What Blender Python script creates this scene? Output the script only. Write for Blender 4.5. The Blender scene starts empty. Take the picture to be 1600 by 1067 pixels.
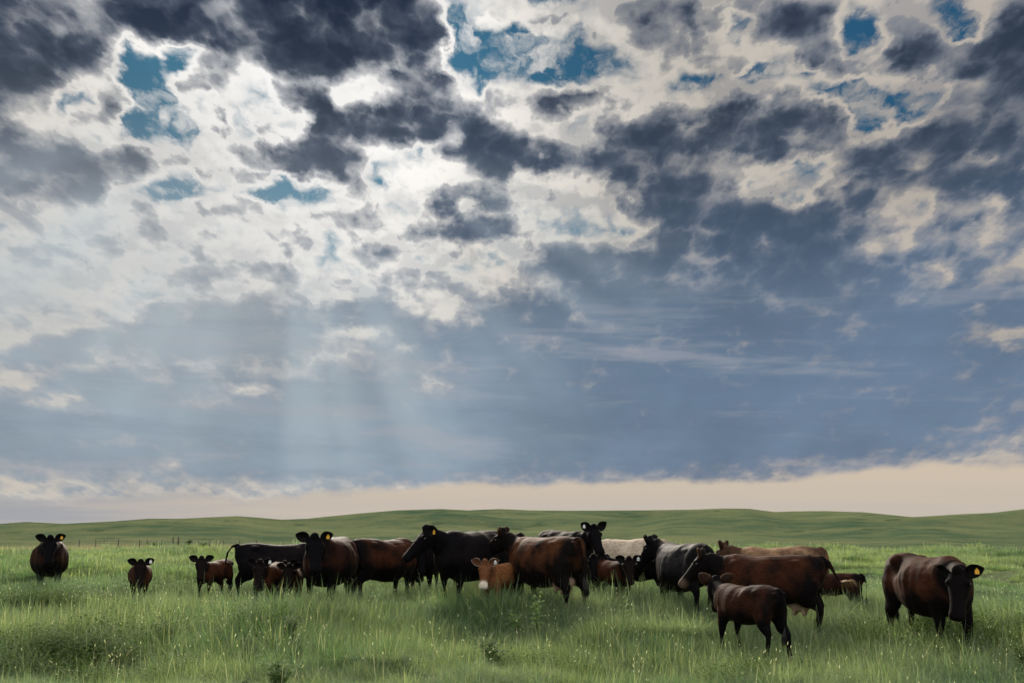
import bpy, bmesh, math, random
import numpy as np
from mathutils import Vector, Matrix, noise as mnoise

scene = bpy.context.scene
R = math.radians

# ------------------------------------------------------------------ camera
CAM_Z = 2.0
cam_data = bpy.data.cameras.new('camera')
cam = bpy.data.objects.new('camera', cam_data)
scene.collection.objects.link(cam)
cam.location = (0.0, 0.0, CAM_Z)
cam.rotation_euler = (R(90.0 + 9.874), 0.0, 0.0)
cam_data.sensor_width = 36.0
cam_data.lens = 36.0
cam_data.clip_start = 0.1
cam_data.clip_end = 20000.0
scene.camera = cam

# ------------------------------------------------------------------ exposure
EXPO = 1.0
scene.view_settings.view_transform = 'Standard'
scene.view_settings.look = 'None'
scene.view_settings.gamma = 1.0
scene.view_settings.use_curve_mapping = False
scene.view_settings.exposure = EXPO
scene.cycles.use_denoising = True
scene.cycles.use_adaptive_sampling = True
scene.cycles.adaptive_threshold = 0.02
scene.cycles.adaptive_min_samples = 10
scene.cycles.max_bounces = 5
scene.cycles.diffuse_bounces = 2
scene.cycles.transmission_bounces = 3
scene.cycles.volume_bounces = 0
scene.cycles.transparent_max_bounces = 8
scene.cycles.caustics_reflective = False
scene.cycles.caustics_refractive = False

# ------------------------------------------------------------------ sun and sky
SUN_AZ, SUN_EL = -12.6, 24.5          # degrees; azimuth from +Y towards +X
sun_data = bpy.data.lights.new('sun', 'SUN')
sun_data.energy = 3.4
sun_data.angle = R(30.0)               # a sun filtered by broken cloud
sun_data.color = (1.0, 0.91, 0.78)
sun = bpy.data.objects.new('sun', sun_data)
scene.collection.objects.link(sun)
sdir = Vector((math.sin(R(SUN_AZ)) * math.cos(R(SUN_EL)), math.cos(R(SUN_AZ)) * math.cos(R(SUN_EL)), math.sin(R(SUN_EL))))
sun.rotation_euler = sdir.to_track_quat('Z', 'Y').to_euler()

def s2l(r, g, b):
    f = lambda c: (c / 12.92 if c <= 0.04045 else ((c + 0.055) / 1.055) ** 2.4)
    return (f(r / 255.0), f(g / 255.0), f(b / 255.0))

class NT:
    """small helper to write node trees as expressions"""
    def __init__(self, tree):
        self.t = tree
    def _set(self, sock, v):
        if isinstance(v, bpy.types.NodeSocket):
            self.t.links.new(v, sock)
        elif v is not None:
            if sock.type == 'RGBA' and hasattr(v, '__len__') and len(v) == 3:
                v = (*v, 1.0)
            sock.default_value = v
    def m(self, op, a, b=None, c=None, clamp=False):
        n = self.t.nodes.new('ShaderNodeMath'); n.operation = op; n.use_clamp = clamp
        for i, v in enumerate((a, b, c)):
            self._set(n.inputs[i], v)
        return n.outputs[0]
    def add(self, a, b): return self.m('ADD', a, b)
    def sub(self, a, b): return self.m('SUBTRACT', a, b)
    def mul(self, a, b): return self.m('MULTIPLY', a, b)
    def madd(self, a, b, c): return self.m('MULTIPLY_ADD', a, b, c)
    def v(self, op, a, b=None, c=None):
        n = self.t.nodes.new('ShaderNodeVectorMath'); n.operation = op
        for i, x in enumerate((a, b, c)):
            self._set(n.inputs[i], x)
        return n.outputs['Value'] if op in ('DOT_PRODUCT', 'LENGTH', 'DISTANCE') else n.outputs[0]
    def vscale(self, a, s):
        n = self.t.nodes.new('ShaderNodeVectorMath'); n.operation = 'SCALE'
        self._set(n.inputs[0], a); self._set(n.inputs['Scale'], s)
        return n.outputs[0]
    def comb(self, x, y, z=0.0):
        n = self.t.nodes.new('ShaderNodeCombineXYZ')
        for i, v in enumerate((x, y, z)):
            self._set(n.inputs[i], v)
        return n.outputs[0]
    def sep(self, v):
        n = self.t.nodes.new('ShaderNodeSeparateXYZ'); self._set(n.inputs[0], v)
        return n.outputs[0], n.outputs[1], n.outputs[2]
    def step(self, x, a, b, lo=0.0, hi=1.0):
        n = self.t.nodes.new('ShaderNodeMapRange'); n.interpolation_type = 'SMOOTHSTEP'
        for k, v in zip(('Value', 'From Min', 'From Max', 'To Min', 'To Max'), (x, a, b, lo, hi)):
            self._set(n.inputs[k], v)
        return n.outputs[0]
    def lin(self, x, a, b, lo=0.0, hi=1.0):
        n = self.t.nodes.new('ShaderNodeMapRange'); n.clamp = True
        for k, v in zip(('Value', 'From Min', 'From Max', 'To Min', 'To Max'), (x, a, b, lo, hi)):
            self._set(n.inputs[k], v)
        return n.outputs[0]
    def noise(self, vec, scale, detail=2.0, rough=0.5, dist=0.0, dim='3D', color=False, lac=2.0, w=None):
        n = self.t.nodes.new('ShaderNodeTexNoise'); n.noise_dimensions = dim
        if dim == '1D':
            self._set(n.inputs['W'], w)
        else:
            self._set(n.inputs['Vector'], vec)
        self._set(n.inputs['Scale'], scale); self._set(n.inputs['Detail'], detail)
        self._set(n.inputs['Roughness'], rough); self._set(n.inputs['Distortion'], dist)
        self._set(n.inputs['Lacunarity'], lac)
        return n.outputs['Color'] if color else n.outputs[0]
    def mix(self, f, a, b, mode='MIX'):
        n = self.t.nodes.new('ShaderNodeMix'); n.data_type = 'RGBA'; n.blend_type = mode
        n.clamp_factor = True
        self._set(n.inputs[0], f); self._set(n.inputs[6], a); self._set(n.inputs[7], b)
        return n.outputs[2]
    def ramp(self, x, stops, interp='LINEAR'):
        n = self.t.nodes.new('ShaderNodeValToRGB'); cr = n.color_ramp; cr.interpolation = interp
        while len(cr.elements) < len(stops):
            cr.elements.new(0.5)
        for e, (p, c) in zip(cr.elements, stops):
            e.position = p; e.color = (*c, 1.0) if len(c) == 3 else c
        self._set(n.inputs[0], x)
        return n.outputs[0]

# thickness of the cloud deck, two digits a cell: rows from the horizon up to 30 degrees of
# elevation, columns from 27.9 degrees left to 27.9 degrees right of north (+Y)
CLOUDS = [
    "46464646464646464646464646464646464646464646464646464646464646464646464646464646464646464646464646464646464646464646464646464646464646464646464646464646464646464646464646464646464646464646",
    "46464646464646464747474747474747474747474747474747474747474747474747474747474747474747474747474747474747474747474747474747474747474646464646464646464646464646464646464646464646464646464646",
    "47484848484949494950505050505051515151515151515151515151515050505050505050505050505050505050505050505050505050494949494949494949494948484848484848484847474747474747474747464646464646464646",
    "51525253545455565657575755545354545658596060606060606060605959595959595858585858585857575757575757575756565656565656555555555554545453535353525252515151505050504949494848484847474747474746",
    "58596162636465666768697070717172727373737374747474747474747474737373737272727271717170707070696969696968686868676767666666656564646363626261616059595857575655555453535252515150504949484848",
    "67697072737576777879808182837765657786878888898989898989898989898989888888878786868585848483838282818181808080807979797878777777767675747473727171706968676665636261605958575655545352515150",
    "74767880818384868788888788888989898989898989898989898989898989898989898989898989898989898989888581777781858889898989898989898989898888878685848382818079787675747271686563636362605957565554",
    "79818385868889898885766863657380838077767882868889898989898989898989888889898989898989898989898989898989898989898989898989898989898989898989898989898989898786848280797775737270686664626059",
    "80828486888989898989898989898989898989898989898989898989898989898989888888898989898989898989898989898989898989898989898989898989898989898989898989898989898989898989878583817977757371696765",
    "78808385878989898989898989898989898989898989898989898989898989898989898989898989898989898989898989898989898989898989898989898989898989898989898989898989898989898989898989878583817876747270",
    "73757880807673737678818588898989898989898989898989898989898989898989898989898989898989898989898989898989898989898989898989898988878789898989898989888583818284878989898989898884807879787674",
    "65687071665346475776878989898988837673758086898989898989898989898989898989898989898989898989898989898989898989898989898989898989898989898989898989898989898989898989898989898989888684817977",
    "61605449526477888989898989898989898885776758565763738388898989898989898989898989898989898989898989898989898989898989898989898989898989898989888889898989878480797981848889898989898785838179",
    "64716656566983898989898984787474757677797979787880838689898989898989898987765954678389898989898989898989898989898989898989898989898989898989898989898989898989898988868279787983878886848280",
    "52678189898983757066626162666970706966647071717272737374757677798081838485847977818789898989698889898989898989898989898989898989898989898989898989898989898989898989898989898989898987858381",
    "46495974858989897869656875828784717579757473717069676665656668697173757779818384868889898989798989898989898989898989898989898989898989898989898989898989898989898989898989898989898784817979",
    "46464648556878858376758789838389898989898684828077747168666666676972747678808285878489898989898989898989898986838183878989898989898988626989898989898989898989898989898989898882674739394765",
    "47515554504754707677748289898989898989898989898989898782777268666871726761616576858989898989898989847064778889898989898989898989898989898989898989898989898989898989898989898885777068738286",
    "45485356555146454649546170798689898989898989898989898985766252494954657580828385878989898989898989888179868989898989898989898989898989898989898989898989888070697687898989898989878889898987",
    "44434343434343434445485160848988808388898989898989898989878378747478828382777372737579828487888989898989898989898989898989898989898989898989898989898989898989898989898989898976587089898782",
    "44444343434343434343444549718885686771757983848080848889898989898885817569635956565659657177838688898989826774898989898989898989898989898989898989898989898989898989757589898989898987837975",
    "45444342424243434444434344444648525354545762687272675956576270757880797672686259575963707883868889898989898989898989898989898989898989898885838181838688898989898989898989898886838076736965",
    "46464545454444454545454546475570808174615154626869696355515050505253555656565656575860636670737780838688898989898989898989898989898989888685868789898989898989898989878371575667717066625855",
    "47505354524846464646464646485979898989765951525459656767676459565764697171706867656359555354565861646872778287898989898989868178787881868989898989898989898989898782777363576272747370635650",
    "46475462666768666358524746464856798973635759626363636056514846464748515354535251515150494950525559657280888989898989898989898989898989898989898989898989898989878280808181838378726862606050",
    "46464646464647515862605448464646485447464646474849494848474749535758555148464646464545454546485362738688898989898989898989898989898989898989898989898989898885756562646875818073675852657359",
    "50545758575350474646464646464646464646464648525659595754504749556264646263656560524745444444454853607077828688888888888989898989898989898989898989898989898989898372625964737980776959748270",
    "51576163636360544946464646464646464646464646475055585957545047474746464751596567656362605756555151545863666765625958606472828989898989898989898989898989898989898771555158717980766657758374",
    "68696660576065635549505560616055514949504948464646464748505261676764565463748489898989898989898057494746444341414142445064818789898989898989898989898989898989898872534749586971635350647972",
    "82848375667078807764515055565452545962636363595348474957646667655951474851586674808384827875767560474543424140404041445269818789898989898989898989888786898989898671544946506877716464748167",
    "89898989797583898979665545322218202840505666706553464646464646464646464646475467716557555350495247454343424241424346526883878989898989898989826653505464748286857967595452598189868788898972",
    "84898989878689898989847560392419192434424332160605102536344246464646464646506382898989888578675548454443434344475057718889898989898989898873564541414246546673736759605755648487768089898981",
    "81868887888989898989898574584538374656524645423529303842323946464647546058515160707781827872615350535453504850556374898989898989898989887156484645444241435059636668737372778280695764808784",
    "79858686858588898989898981605046465564594849566777838581746353484638294560524748515761626056514955636565625860687789898989898989898988796354535556453739445467768789878484868989818289878888",
    "73777877757269686970788779554746464646464752658089898989898472645744303745464649556572767876716561585864707580848989898989898989898883767170757978696261616671758189898888898989898989898982",
    "74736964595858535051525451474026325056464650607689898989898982777262484034364449546373828989898989898584848487898989898989898989898989888989898989898989878376686165737983898989898989898976",
    "81787060525662585256451510303212154146464646527170788989898977615653504228243659778383898989898989898983777578868989898989898989898686898989898989727289898987745745393842526876798389857879",
    "87847664513734526068581808254232334465774646464748526789898989898275737067615555646775898989898986787164606270808989898989898989837984898989898989888989898981562711060613274666768489898989",
    "89898270532518336272674536324250484649594654706347486089898989898989898989898982757375878989847467645955525461707885898989898987747586898989898989888888847654250903020511193965717482898989",
    "89898978655344476370482221203371704943424546475156586583898989898989898989898989787474757774676363626157545355596467707684867968626876838787867972697068583514091017232932405057626981898989",
    "89898989807672656462240408245181837250454551537083868989867777838689898989898989807167656154505260717882827973645653535457595550485053565757565763635336221819294145444448567284898989898989",
    "89898989898985787054150307294759696665534754557084898989775956596265728489898989847157494646475162748285858279767269655649474645424142434546464444454646495465747363515569838889898989898989",
    "89898989838989877852131219241622405055565355576371777672655652494748526478868989837156432145454753586059545047485049474645412916111218324129161628393128406379756047516889898989878488898989",
    "89898989788989898362233345493624325361646873798489898383898068656764646978848886766046300533323028242018182024293540434444434138415059677066595147465475857656311618325680888658221845788889",
    "89898989898987898474566066707376788080818285898989898989898989888684848587888875482316120711100909090809091113162230394445454752606569727165585559678089897436100204194467736422020433697880",
    "88898989898480858584818689898989898989898989898989898989898989898989898989898770320907050302020205091519191615172030465760595551485049484850576776828989896934080205214257635534223048586566",
    "73788181807673808388898989898989898989898989898989898989898989898989898989898882430717110604030408152324161110162845616870696561376060583635667684888989847347231521344448504846454647505253",
    "58636668676462707475808989898989898989898989898989898989898989898989898989898988480634302521202227333835262022314555626566687276808180752624697885888886817155423840444646464646464646464747",
    "49515354545352586258586980898989898989898989898989898989898989898989898989898989551044454342445260636357494545454751586571778285848381766256627076797975685850474545464646464646464646464646",
    "46474747484747495149485157647383898989898989898989898989898989898989898989898986663049474646464645393231384446464957657072747472706863565149515559616056524846464646464646464646464646464646",
    "46464646464646464746464749515561687481878989898989898989898989898684858989898980674949474646464536150303173845464648515252504848484747464646464748484847464646464646464646464646464646464646",
    "46464646464646464646464646474850535761667074777982838484838281787673747781827871605148474646464646454444454646464646464646464646464646464646464646464646464646464646464646464646464646464646",
    "46464646464646464646464646464647474950525457606264666768686866656361606366686559524846464646464646464646464646464646464646464646464646464646464646464646464646464646464646464646464646464646",
    "46464646464646464646464646464646464646474848495051525353545453535251515153545350484646464646464646464646464646464646464646464646464646464646464646464646464646464646464646464646464646464646",
]
CLOUD_AZ, CLOUD_EL = 27.9, 30.0

def build_world():
    w = bpy.data.worlds.new('World'); scene.world = w; w.use_nodes = True
    t = w.node_tree; t.nodes.clear(); N = NT(t)
    w.cycles.sampling_method = 'MANUAL'; w.cycles.sample_map_resolution = 512
    gen = t.nodes.new('ShaderNodeTexCoord').outputs['Generated']
    d = N.v('NORMALIZE', gen)
    x, y, z = N.sep(d)
    DEG = 180.0 / math.pi
    az = N.mul(N.m('ARCTAN2', x, y), DEG)
    el = N.mul(N.m('ARCSINE', z), DEG)
    elc = N.m('MAXIMUM', el, -2.0)
    # cloud deck seen in perspective: features flatten towards the horizon
    r = N.m('DIVIDE', 1.0, N.m('TANGENT', N.mul(N.add(elc, 22.0), math.pi / 180.0)))
    azr = N.mul(az, math.pi / 180.0)
    deck = N.comb(N.mul(N.m('SINE', azr), r), N.mul(N.mul(N.m('COSINE', azr), r), 0.6), 0.0)
    hgt = N.lin(el, 3.0, 20.0, 0.25, 1.0)
    # domain warp of the masses
    wc = N.noise(deck, 7.0, 2.0, 0.5, dim='2D', color=True)
    wf = N.noise(deck, 24.0, 4.0, 0.58, dim='2D', color=True)
    warp = N.v('ADD', N.v('MULTIPLY', N.v('SUBTRACT', wc, (0.5, 0.5, 0.5)), (1.3, 0.9, 0.0)),
               N.v('MULTIPLY', N.v('SUBTRACT', wf, (0.5, 0.5, 0.5)), (2.7, 2.2, 0.0)))
    warp = N.vscale(warp, hgt)
    pos = N.v('ADD', N.comb(az, el, 0.0), warp)
    px, py, _ = N.sep(pos)
    rows = [[int(c[i:i + 2]) / 99.0 for i in range(0, len(c), 2)] for c in CLOUDS]
    nr, nc = len(rows), len(rows[0])
    seg = (nc - 1) // 3
    uu = N.lin(px, -CLOUD_AZ, CLOUD_AZ, 0.0, 3.0)
    vv = N.lin(py, 0.0, CLOUD_EL, 0.0, nr - 1.0)
    us = [N.sub(uu, float(k)) for k in range(3)]
    sums = [0.0, 0.0, 0.0]
    for k in range(0, nr, 3):
        g = bpy.data.node_groups.new('cloud_rows', 'ShaderNodeTree')
        for nm in ('u0', 'u1', 'u2', 'v', 's0', 's1', 's2'):
            g.interface.new_socket(nm, in_out='INPUT', socket_type='NodeSocketFloat')
        for nm in ('t0', 't1', 't2'):
            g.interface.new_socket(nm, in_out='OUTPUT', socket_type='NodeSocketFloat')
        gi = g.nodes.new('NodeGroupInput').outputs; go = g.nodes.new('NodeGroupOutput').inputs; M = NT(g)
        vk = M.madd(gi['s2'], 1e-9, gi['v'])        # a nominal dependency keeps the rows in sequence
        wgt = M.v('MAXIMUM', M.v('SUBTRACT', (1, 1, 1), M.v('ABSOLUTE', M.v('SUBTRACT', M.comb(vk, vk, vk), (k, k + 1, k + 2)))), (0, 0, 0))
        for q in range(3):
            rp = M.ramp(M.madd(gi['s%d' % q], 1e-9, gi['u%d' % q]), [(i / float(seg), tuple(rows[k + c][q * seg + i] for c in range(3))) for i in range(seg + 1)])
            g.links.new(M.add(gi['s%d' % q], M.v('DOT_PRODUCT', wgt, rp)), go[q])
        gn = t.nodes.new('ShaderNodeGroup'); gn.node_tree = g
        for i, v in enumerate(us + [vv] + sums):
            N._set(gn.inputs[i], v)
        sums = [gn.outputs[i] for i in range(3)]
    s1 = N.m('GREATER_THAN', uu, 1.0); s2 = N.m('GREATER_THAN', uu, 2.0)
    tab = N.madd(N.sub(sums[1], sums[0]), s1, sums[0])
    tab = N.madd(N.sub(sums[2], sums[1]), s2, tab)
    acc = N.madd(tab, 1.3, -0.3)
    # beyond the masses in view the deck simply goes on as broken cloud
    bx = N.m('ABSOLUTE', az)
    beyond = N.m('MAXIMUM', N.step(bx, 28.0, 45.0), N.step(el, 30.0, 42.0))
    rest = N.noise(deck, 4.2, 3.0, 0.55, dim='2D')
    acc = N.madd(beyond, N.lin(rest, 0.3, 0.7, -0.25, 0.6), acc)
    # thickness detail, and the same field a little towards the sun for relief
    f1 = N.noise(deck, 14.0, 7.0, 0.53, 0.05, dim='2D')
    so = N.v('ADD', deck, (0.006, -0.018, 0.0))
    f2 = N.noise(so, 14.0, 6.0, 0.53, 0.05, dim='2D')
    vo = t.nodes.new('ShaderNodeTexVoronoi'); vo.voronoi_dimensions = '2D'; vo.feature = 'F1'
    vo.inputs['Scale'].default_value = 23.0; vo.inputs['Detail'].default_value = 2.0; vo.inputs['Roughness'].default_value = 0.5
    t.links.new(N.v('ADD', deck, N.vscale(wf, 0.04)), vo.inputs['Vector'])
    puff = N.sub(0.42, vo.outputs['Distance'])
    amp = N.mul(N.lin(el, 2.0, 15.0, 0.55, 0.95), N.lin(acc, 0.3, 0.8, 1.0, 0.7))
    det = N.mul(N.madd(puff, 0.5, N.sub(f1, 0.51)), amp)
    tau = N.add(acc, det)
    tau_b = N.madd(det, 0.7, acc)
    relief = N.sub(f1, f2)
    # angular distance from the sun
    cs = N.v('DOT_PRODUCT', d, tuple(sdir))
    sang = N.mul(N.m('ARCCOSINE', N.m('MINIMUM', cs, 0.99999)), DEG)
    glow = N.m('POWER', 0.36788, N.m('POWER', N.m('DIVIDE', sang, 11.0), 2.0))
    glow2 = N.m('POWER', 0.36788, N.m('DIVIDE', sang, 16.0))
    # clear sky between the clouds
    sky = t.nodes.new('ShaderNodeTexSky'); sky.sky_type = 'NISHITA'; sky.sun_disc = False
    sky.sun_elevation = R(SUN_EL); sky.sun_rotation = R(SUN_AZ)
    sky.air_density = 1.0; sky.dust_density = 0.2; sky.ozone_density = 2.5
    K = 10.0 / (2.0 ** EXPO)
    sc = lambda c: tuple(v * K for v in s2l(*c))
    blue = N.mix(1.0, sky.outputs[0], (0.050, 0.135, 0.160), 'MULTIPLY')
    # cloud colours
    bright = N.ramp(N.lin(sang, 0.0, 40.0), [(0.0, sc((255, 254, 252))), (0.2, sc((247, 244, 239))), (0.36, sc((226, 221, 213))), (0.55, sc((203, 196, 186))), (0.85, sc((182, 174, 165)))])
    eln = N.lin(el, 0.0, 32.0)
    thick = N.ramp(eln, [(0.0, sc((156, 164, 176))), (0.10, sc((132, 149, 166))), (0.25, sc((112, 133, 155))),
                         (0.45, sc((74, 91, 113))), (0.68, sc((54, 65, 81))), (0.9, sc((32, 44, 64)))])
    right = N.step(N.m('ABSOLUTE', N.add(az, 24.0)), 8.0, 36.0)
    lowmask = N.step(el, 16.0, 8.0)
    thick = N.mix(N.mul(N.mul(right, lowmask), 0.7), thick, sc((98, 119, 143)))
    thick = N.mix(N.mul(N.sub(1.0, right), N.mul(lowmask, 0.75)), thick, sc((142, 158, 169)))
    # clouds opposite the sun are lit from the front; this unseen part is brightened as added fill light
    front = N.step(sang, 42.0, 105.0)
    grey = N.mix(N.step(el, 6.0, 17.0), sc((136, 150, 165)), sc((100, 110, 126)))
    grey = N.mix(N.mul(right, N.step(el, 18.0, 9.0)), grey, sc((105, 123, 147)))
    thick = N.mix(N.step(tau, 0.44, 0.92), grey, thick)
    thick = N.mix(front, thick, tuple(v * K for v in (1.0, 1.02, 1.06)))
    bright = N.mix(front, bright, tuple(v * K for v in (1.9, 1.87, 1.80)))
    t0 = N.step(tau_b, -0.18, 0.22)
    t0 = N.m('MAXIMUM', t0, N.step(el, 14.0, 9.0))
    wisp = N.noise(N.v('ADD', deck, N.vscale(wf, 0.05)), 20.0, 6.0, 0.6, dim='2D')
    t0 = N.m('MAXIMUM', t0, N.step(wisp, 0.46, 0.72, 0.0, 0.75))
    # thin rims shine, thicker puffs turn cream and grey, deep cloud goes slate
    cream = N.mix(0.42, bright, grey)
    rel = N.mul(N.lin(relief, -0.05, 0.08, 0.0, 1.0), N.sub(1.0, N.mul(glow, 0.8)))
    puffs = N.m('MAXIMUM', N.mul(rel, 0.62), N.step(tau, 0.22, 0.42))
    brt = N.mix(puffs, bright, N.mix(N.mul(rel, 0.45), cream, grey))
    t1 = N.step(tau, 0.31, 0.74)
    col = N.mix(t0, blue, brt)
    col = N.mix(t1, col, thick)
    # thick cloud is never quite even
    col = N.mix(1.0, col, N.comb(*[N.lin(rest, 0.25, 0.75, 0.86, 1.14)] * 3), 'MULTIPLY')
    # milky, forward scattered light low under the sun
    veil = N.mul(N.m('POWER', 0.36788, N.v('DOT_PRODUCT', *[N.v('MULTIPLY_ADD', N.comb(az, el, 0), (1 / 13.0, 1 / 6.0, 0), (21.0 / 13.0, -12.5 / 6.0, 0))] * 2)), 0.55)
    col = N.mix(veil, col, sc((190, 194, 196)))
    # shafts of sunlight fanning out from the sun through the openings
    ax = N.sub(az, SUN_AZ); ey = N.sub(SUN_EL, el)
    th = N.m('ARCTAN2', ax, ey)
    rho = N.m('SQRT', N.add(N.mul(ax, ax), N.mul(ey, ey)))
    rn = N.noise(None, 4.2, 1.5, 0.5, dim='1D', w=th)
    shaft = N.mul(N.step(rn, 0.36, 0.70), N.mul(N.step(rho, 9.0, 15.0), N.step(rho, 27.0, 19.0)))
    shaft = N.mul(shaft, N.mul(N.step(N.m('ABSOLUTE', th), 1.4, 0.8), 0.42))
    col = N.mix(shaft, col, sc((184, 198, 205)))
    # thin drawn-out wisps low in the veil
    st2 = N.noise(N.v('MULTIPLY', N.comb(az, N.madd(az, 0.03, el), 0), (0.07, 0.62, 0)), 1.0, 5.0, 0.6, dim='2D')
    low2 = N.mul(N.step(el, 15.0, 9.0), 0.42)
    col = N.mix(N.mul(N.step(st2, 0.50, 0.74), low2), col, sc((172, 172, 178)))
    col = N.mix(N.mul(N.step(st2, 0.50, 0.24), N.mul(low2, 0.45)), col, sc((92, 110, 134)))
    # clear cream band above the horizon
    en = N.noise(deck, 3.0, 5.0, 0.6, dim='2D')
    edge = N.add(N.lin(az, -26.0, 26.0, 0.95, 2.7), N.mul(N.sub(en, 0.5), 2.0))
    bandm = N.step(N.sub(el, edge), 0.30, -0.22)
    bandc = N.mix(N.step(az, -26.0, -6.0), sc((168, 167, 172)), sc((206, 191, 172)))
    bandc = N.mix(N.step(el, 2.6, 0.4), bandc, N.mix(N.step(az, -26.0, -10.0), sc((163, 165, 170)), sc((196, 186, 174))))
    streak = N.noise(N.v('MULTIPLY', N.comb(az, el, 0), (0.05, 1.0, 0)), 1.6, 3.0, 0.5, dim='2D')
    bandc = N.mix(N.lin(streak, 0.45, 0.7, 0.0, 0.35), bandc, sc((207, 192, 175)))
    col = N.mix(bandm, col, bandc)
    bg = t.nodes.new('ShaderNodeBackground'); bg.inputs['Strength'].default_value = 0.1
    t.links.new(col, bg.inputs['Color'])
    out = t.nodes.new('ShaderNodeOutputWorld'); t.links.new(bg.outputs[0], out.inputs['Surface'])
build_world()

# ------------------------------------------------------------------ helpers
rng = np.random.default_rng(11)

def link(o, parent=None):
    scene.collection.objects.link(o)
    if parent is not None:
        o.parent = parent
    return o

def tag(o, label, cat, group=None):
    o['label'] = label; o['category'] = cat
    if group:
        o['group'] = group
    return o

def empty(name, loc, rz=0.0):
    o = bpy.data.objects.new(name, None); o.empty_display_size = 0.2
    o.location = loc; o.rotation_euler = (0, 0, rz)
    return link(o)

def mesh_obj(name, verts, faces, mat, parent=None, smooth=True):
    me = bpy.data.meshes.new(name)
    me.from_pydata([tuple(v) for v in verts], [], [tuple(f) for f in faces])
    me.update()
    if smooth:
        me.polygons.foreach_set('use_smooth', [True] * len(me.polygons))
    if mat:
        me.materials.append(mat)
    return link(bpy.data.objects.new(name, me), parent)

def new_mat(name):
    m = bpy.data.materials.new(name); m.use_nodes = True
    t = m.node_tree; t.nodes.clear()
    out = t.nodes.new('ShaderNodeOutputMaterial')
    return m, t, NT(t), out

def pbsdf(t, N, color, rough=0.6, spec=0.3, **kw):
    b = t.nodes.new('ShaderNodeBsdfPrincipled')
    N._set(b.inputs['Base Color'], color); N._set(b.inputs['Roughness'], rough)
    N._set(b.inputs['Specular IOR Level'], spec)
    for k, v in kw.items():
        N._set(b.inputs[k.replace('_', ' ')], v)
    return b

def vnoise(x, y, seed=0):
    """smooth value noise on numpy arrays, range 0..1"""
    xi = np.floor(x).astype(np.int64); yi = np.floor(y).astype(np.int64)
    xf = x - xi; yf = y - yi
    u = xf * xf * xf * (xf * (xf * 6 - 15) + 10); v = yf * yf * yf * (yf * (yf * 6 - 15) + 10)
    def h(a, b):
        n = (a * 374761393 + b * 668265263 + seed * 974634777) & 0xFFFFFFFF
        n = ((n ^ (n >> 13)) * 1274126177) & 0xFFFFFFFF
        return ((n ^ (n >> 16)) & 0xFFFF) / 65535.0
    a = h(xi, yi); b = h(xi + 1, yi); c = h(xi, yi + 1); d = h(xi + 1, yi + 1)
    return (a * (1 - u) + b * u) * (1 - v) + (c * (1 - u) + d * u) * v

def sstep(x, a, b):
    t = np.clip((x - a) / (b - a), 0, 1)
    return t * t * (3 - 2 * t)

# ------------------------------------------------------------------ the lie of the land
# crest of the hills: azimuth (degrees), elevation of the skyline seen from the pasture (degrees)
CREST = [
    (-180.00, 0.300), (-120.00, -0.100), (-60.00, 0.500), (-40.00, 0.100), (-30.00, -0.100), (-26.21, -0.187), (-25.07, -0.094),
    (-23.30, -0.191), (-20.89, -0.065), (-19.34, 0.066), (-17.76, 0.066), (-14.84, 0.202), (-13.84, 0.135), (-12.50, 0.017),
    (-11.15, 0.068), (-9.79, 0.206), (-8.41, 0.344), (-6.33, 0.519), (-3.88, 0.591), (-2.47, 0.522), (-0.71, 0.592),
    (1.06, 0.522), (3.53, 0.504), (7.03, 0.518), (9.80, 0.549), (11.51, 0.614), (12.86, 0.594), (14.19, 0.422),
    (15.18, 0.453), (16.81, 0.466), (18.73, 0.395), (20.29, 0.228), (21.06, 0.146), (22.13, 0.209), (23.34, 0.287),
    (24.81, 0.347), (26.27, 0.531), (30.00, 0.800), (36.00, 0.500), (50.00, 0.900), (90.00, 0.200), (150.00, 0.500),
    (180.00, 0.300),
]
CA = np.array([c[0] for c in CREST]); CE = np.array([c[1] for c in CREST])
HILL_R = 640.0

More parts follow.
